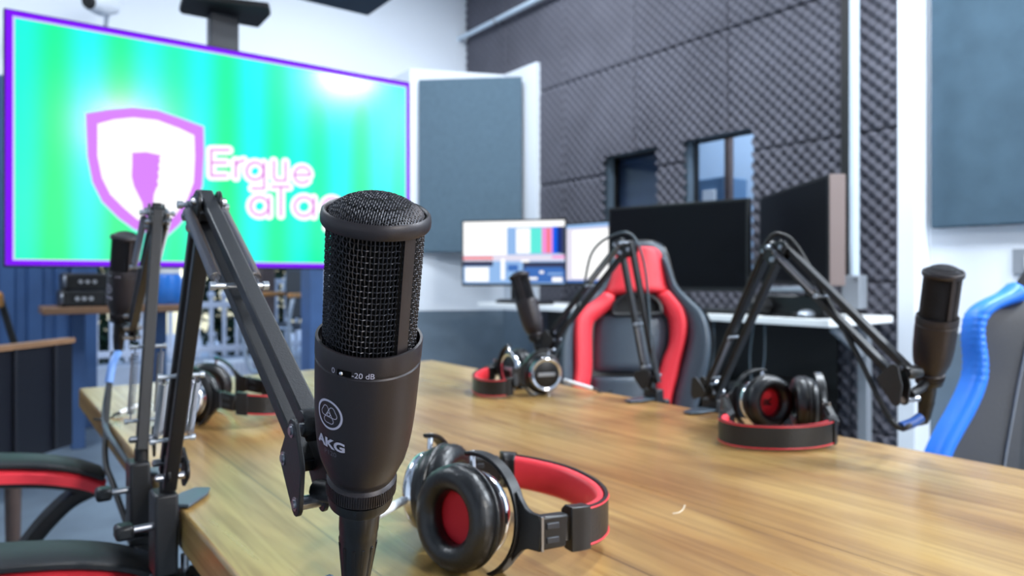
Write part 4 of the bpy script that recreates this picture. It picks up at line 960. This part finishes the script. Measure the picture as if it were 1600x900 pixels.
def monitor(label, a, b, zt, zb, scr_mat, thick=.04, lit=None, rim=.012, side=None):
    """a,b: left and right bottom corners in plan as seen from the front"""
    a = V((a[0], a[1], 0)); b = V((b[0], b[1], 0)); d = (b-a).normalized(); n = V((d.y, -d.x, 0)); L = (b-a).length
    if n.dot(CAM-a) < 0: n = -n
    t = thing('monitor', label, 'monitor', (a+b)/2+UP*DZ, 'monitors on the white desk')
    MB().prism([a+UP*zb, b+UP*zb, b+UP*zt, a+UP*zt], -n*thick).build('housing', side or M_black, t, bevel=.003)
    MB().prism([a+UP*zb+n*.004, b+UP*zb+n*.004, b+UP*zt+n*.004, a+UP*zt+n*.004], -n*.006).build('bezel', M_black, t, bevel=.002)
    def q(u0, v0, u1, v1, off=.0046):
        return [a+d*(rim+(L-2*rim)*u)+UP*(zb+rim*1.6+(zt-zb-rim*2.6)*v)+n*off for u, v in ((u0, v0), (u1, v0), (u1, v1), (u0, v1))]
    if lit:
        w = MB(); ms = []
        for k, (u0, v0, u1, v1, m) in enumerate(lit):
            if m not in ms: ms.append(m)
            w.mi = ms.index(m); w.poly(q(u0, v0, u1, v1, .0046+.0002*k))
        w.build('screen', ms, t, smooth=0)
    else: MB().poly(q(0, 0, 1, 1)).build('screen', scr_mat, t, smooth=0)
    c = (a+b)/2-n*(thick+.02)
    MB().obox(c+UP*((DZ+zb)/2+.05), d*.03, n*.012, UP*((zb-DZ)/2+.06)).build('stand_neck', M_black, t, bevel=.003)
    MB().obox(c+UP*(DZ+.008)+n*.03, d*.12, n*.09, UP*.008).build('stand_foot', M_black, t, bevel=.005)
    return t
ui = [(0,0,1,1,E_lblue),(0,.9,1,1,E_white),(.0,.46,.44,.9,E_white),(.44,.46,.55,.9,E_lblue),(.53,.48,.92,.88,E_white),(.67,.48,.78,.88,E_cyan),(.78,.48,.84,.88,E_pink),(.83,.48,.87,.88,E_coral),(.86,.48,.89,.88,E_pink),(.885,.48,.95,.9,E_blue),(.93,.48,.97,.9,E_dblue),(.97,.46,1,.9,E_slate),
      (0,.36,1,.46,E_pale),(.0,.39,.3,.43,E_coral),(.88,.4,1,.44,E_pink),(0,.28,.3,.36,E_slate),(.3,.0,.6,.36,E_lblue),(.02,.03,.26,.26,E_white),(.38,.06,.42,.4,E_white),(.6,.02,1,.34,E_mblue),(.6,.22,1,.34,E_slate),(.62,.2,.98,.26,E_mblue),(.6,.06,.74,.1,E_white),(.76,.16,.8,.2,E_white),(.84,.14,.98,.17,E_lblue),(.88,.03,.98,.1,E_white),(.45,.2,.55,.3,E_mblue),(.58,.34,.66,.38,E_white)]
def plan(px, d): p = at(px, HZ, d); return (p.x, p.y)
monitor('lit monitor with editing software on the far left of the desk', plan(722, 5.35), plan(885, 5.15), at(800, 343, 5.25).z, at(800, 447, 5.25).z, None, lit=ui)
monitor('lit white screen half hidden behind the dark monitor', plan(884, 4.95), plan(1010, 4.45), at(920, 347, 4.8).z, at(920, 446, 4.8).z, None, lit=[(0,0,1,1,E_pale),(0,0,1,.04,E_mblue),(0,.94,1,1,E_lblue),(.08,.08,.95,.9,E_white)])
monitor('wide dark switched off monitor left of the tilted one', plan(951, 4.3), plan(1170, 3.75), at(1170, 309, 3.75).z, at(1172, 456, 3.75).z, M_off, rim=.014)
monitor('dark monitor turned towards the white column at the desk end', plan(1188, 3.95), plan(1296, 3.06), at(1296, 272, 3.06).z, at(1310, 447, 3.06).z, M_off, thick=.07, side=M_brownp, rim=.014)
# keyboards, mouse, mat
def keyboard(label, c, d, L=.44, W=.14):
    t = thing('keyboard', label, 'keyboard', c, 'keyboards on the desk'); n = d.cross(UP)
    MB().obox(c+UP*.012, d*L/2, n*W/2, UP*.011).build('case', M_black, t, bevel=.003)
    w = MB()
    for i in range(15):
        for j in range(5): w.obox(c+UP*.026+d*((i-7)*L/16)+n*((j-2)*W/6), d*L/40, n*W/15, UP*.004)
    w.build('keys', M_dgrey, t, bevel=.001)
dY = V((0, 1, 0))
keyboard('black keyboard in front of the wide dark monitor', V((3.06, 2.42, DZ)), V((-.1, 1, 0)).normalized(), .46)
keyboard('black keyboard under the lit editing monitor', V((3.065, 4.0, DZ)), dY, .5, .14)
tag(MB().box((2.99, 1.74, DZ), (3.25, 2.02, DZ+.004)).build('mouse_mat', M_blackm, bevel=.001), 'black mouse mat on the right desk end', 'mouse mat')
mo = thing('computer_mouse', 'silver and black mouse on the black mat', 'mouse', (3.08, 1.85, DZ+.004))
MB().sphere((3.08, 1.85, DZ+.012), .05, 16, (1.1, .65, .5)).build('shell', M_silver, mo)
MB().cyl((3.055, 1.85, DZ+.034), (3.055, 1.858, DZ+.034), .008, seg=10).build('wheel', M_black, mo)
cpt = at(1240, 478, 3.35)
w = MB(); w.sphere((3.07, 2.10, DZ+.05), .062, 18, (1, 1.2, .78))
for i, p in enumerate(w.v): w.v[i] = p+V((random.uniform(-1, 1), random.uniform(-1, 1), random.uniform(-.5, .5)))*.006
tag(w.build('cloth_bundle', M_blackm), 'dark rumpled cloth bundle on the desk beside the mouse', 'cloth')
tag(MB().box((2.985, 2.62, DZ), (3.02, 2.74, DZ+.016)).build('lighter', M_red, bevel=.004), 'small red box on the desk edge beside the red chair', 'box')
sb = thing('sound_bar', 'silver and black bar speaker below the tilted dark monitor', 'speaker', (3.2, 2.0, DZ))
pa = at(1190, 453, 3.62); pb = at(1265, 452, 3.28); hd_ = UP*.018
MB().bar(V((pa.x+.03, pa.y, pa.z)), V((pb.x+.03, pb.y, pb.z)), UP, .03, .03).build('grille_bar', M_silver, sb, bevel=.008)
mid_ = (pa+pb)/2
MB().box((mid_.x+.0, mid_.y-.2, DZ), (mid_.x+.10, mid_.y+.2, pa.z-.02)).build('dark_base', M_black, sb, bevel=.01)
# ================================================================== LIGHTS
def area(name, loc, tgt, size, power, col=(1, 1, 1), sy=None):
    l = bpy.data.lights.new(name, 'AREA'); l.energy = power; l.color = col; l.size = size
    if sy: l.shape = 'RECTANGLE'; l.size_y = sy
    o = bpy.data.objects.new(name, l); COL.objects.link(o); o.location = loc
    o.rotation_euler = (V(tgt)-V(loc)).to_track_quat('-Z', 'Y').to_euler(); return o
COOL = (.86, .93, 1.0); NEU = (1, .97, .93)
area('ceiling_lamp', (3.13, -.9, 3.2), (2.9, -.6, 0), .45, 150, COOL)
area('ceiling_lamp', (1.28, -2.95, 2.75), (1.28, -2.5, 0), .45, 150, NEU)
area('ceiling_lamp', (2.35, 1.0, 3.6), (2.35, 1.0, 0), .7, 110, COOL)  # unseen overhead light, set here to brighten the right wall
area('ceiling_lamp', (2.2, 3.6, 3.72), (2.3, 3.6, 0), .8, 95, COOL)
area('ceiling_lamp', (-.9, 3.6, 3.72), (-.9, 3.6, 0), .8, 75, COOL)
area('booth_lamp', (4.4, 2.9, 3.6), (4.4, 2.9, 0), .8, 110, COOL)
wd = bpy.data.worlds.new('dusk sky'); SC.world = wd; wd.use_nodes = True; nt = wd.node_tree; bg = nt.nodes['Background']
sk = nt.nodes.new('ShaderNodeTexSky'); sk.sky_type = 'NISHITA'; sk.sun_disc = False; sk.sun_elevation = radians(28); sk.sun_rotation = radians(200); nt.links.new(sk.outputs[0], bg.inputs['Color'])
bg.inputs['Strength'].default_value = .5
# ================================================================== CAMERA
cd = bpy.data.cameras.new('camera'); cam = bpy.data.objects.new('camera', cd); COL.objects.link(cam)
cam.location = CAM; cam.rotation_euler = (pi/2, 0, -YAW); cd.sensor_width = 36; cd.lens = 36*F/1600; cd.shift_y = -(450-HZ)/1600; cd.clip_start = .02
cd.dof.use_dof = True; cd.dof.focus_distance = .37; cd.dof.aperture_fstop = 9.5
SC.camera = cam
vs_ = SC.view_settings; vs_.view_transform = 'Standard'; vs_.look = 'None'; vs_.gamma = 1; vs_.exposure = .0; vs_.use_curve_mapping = False
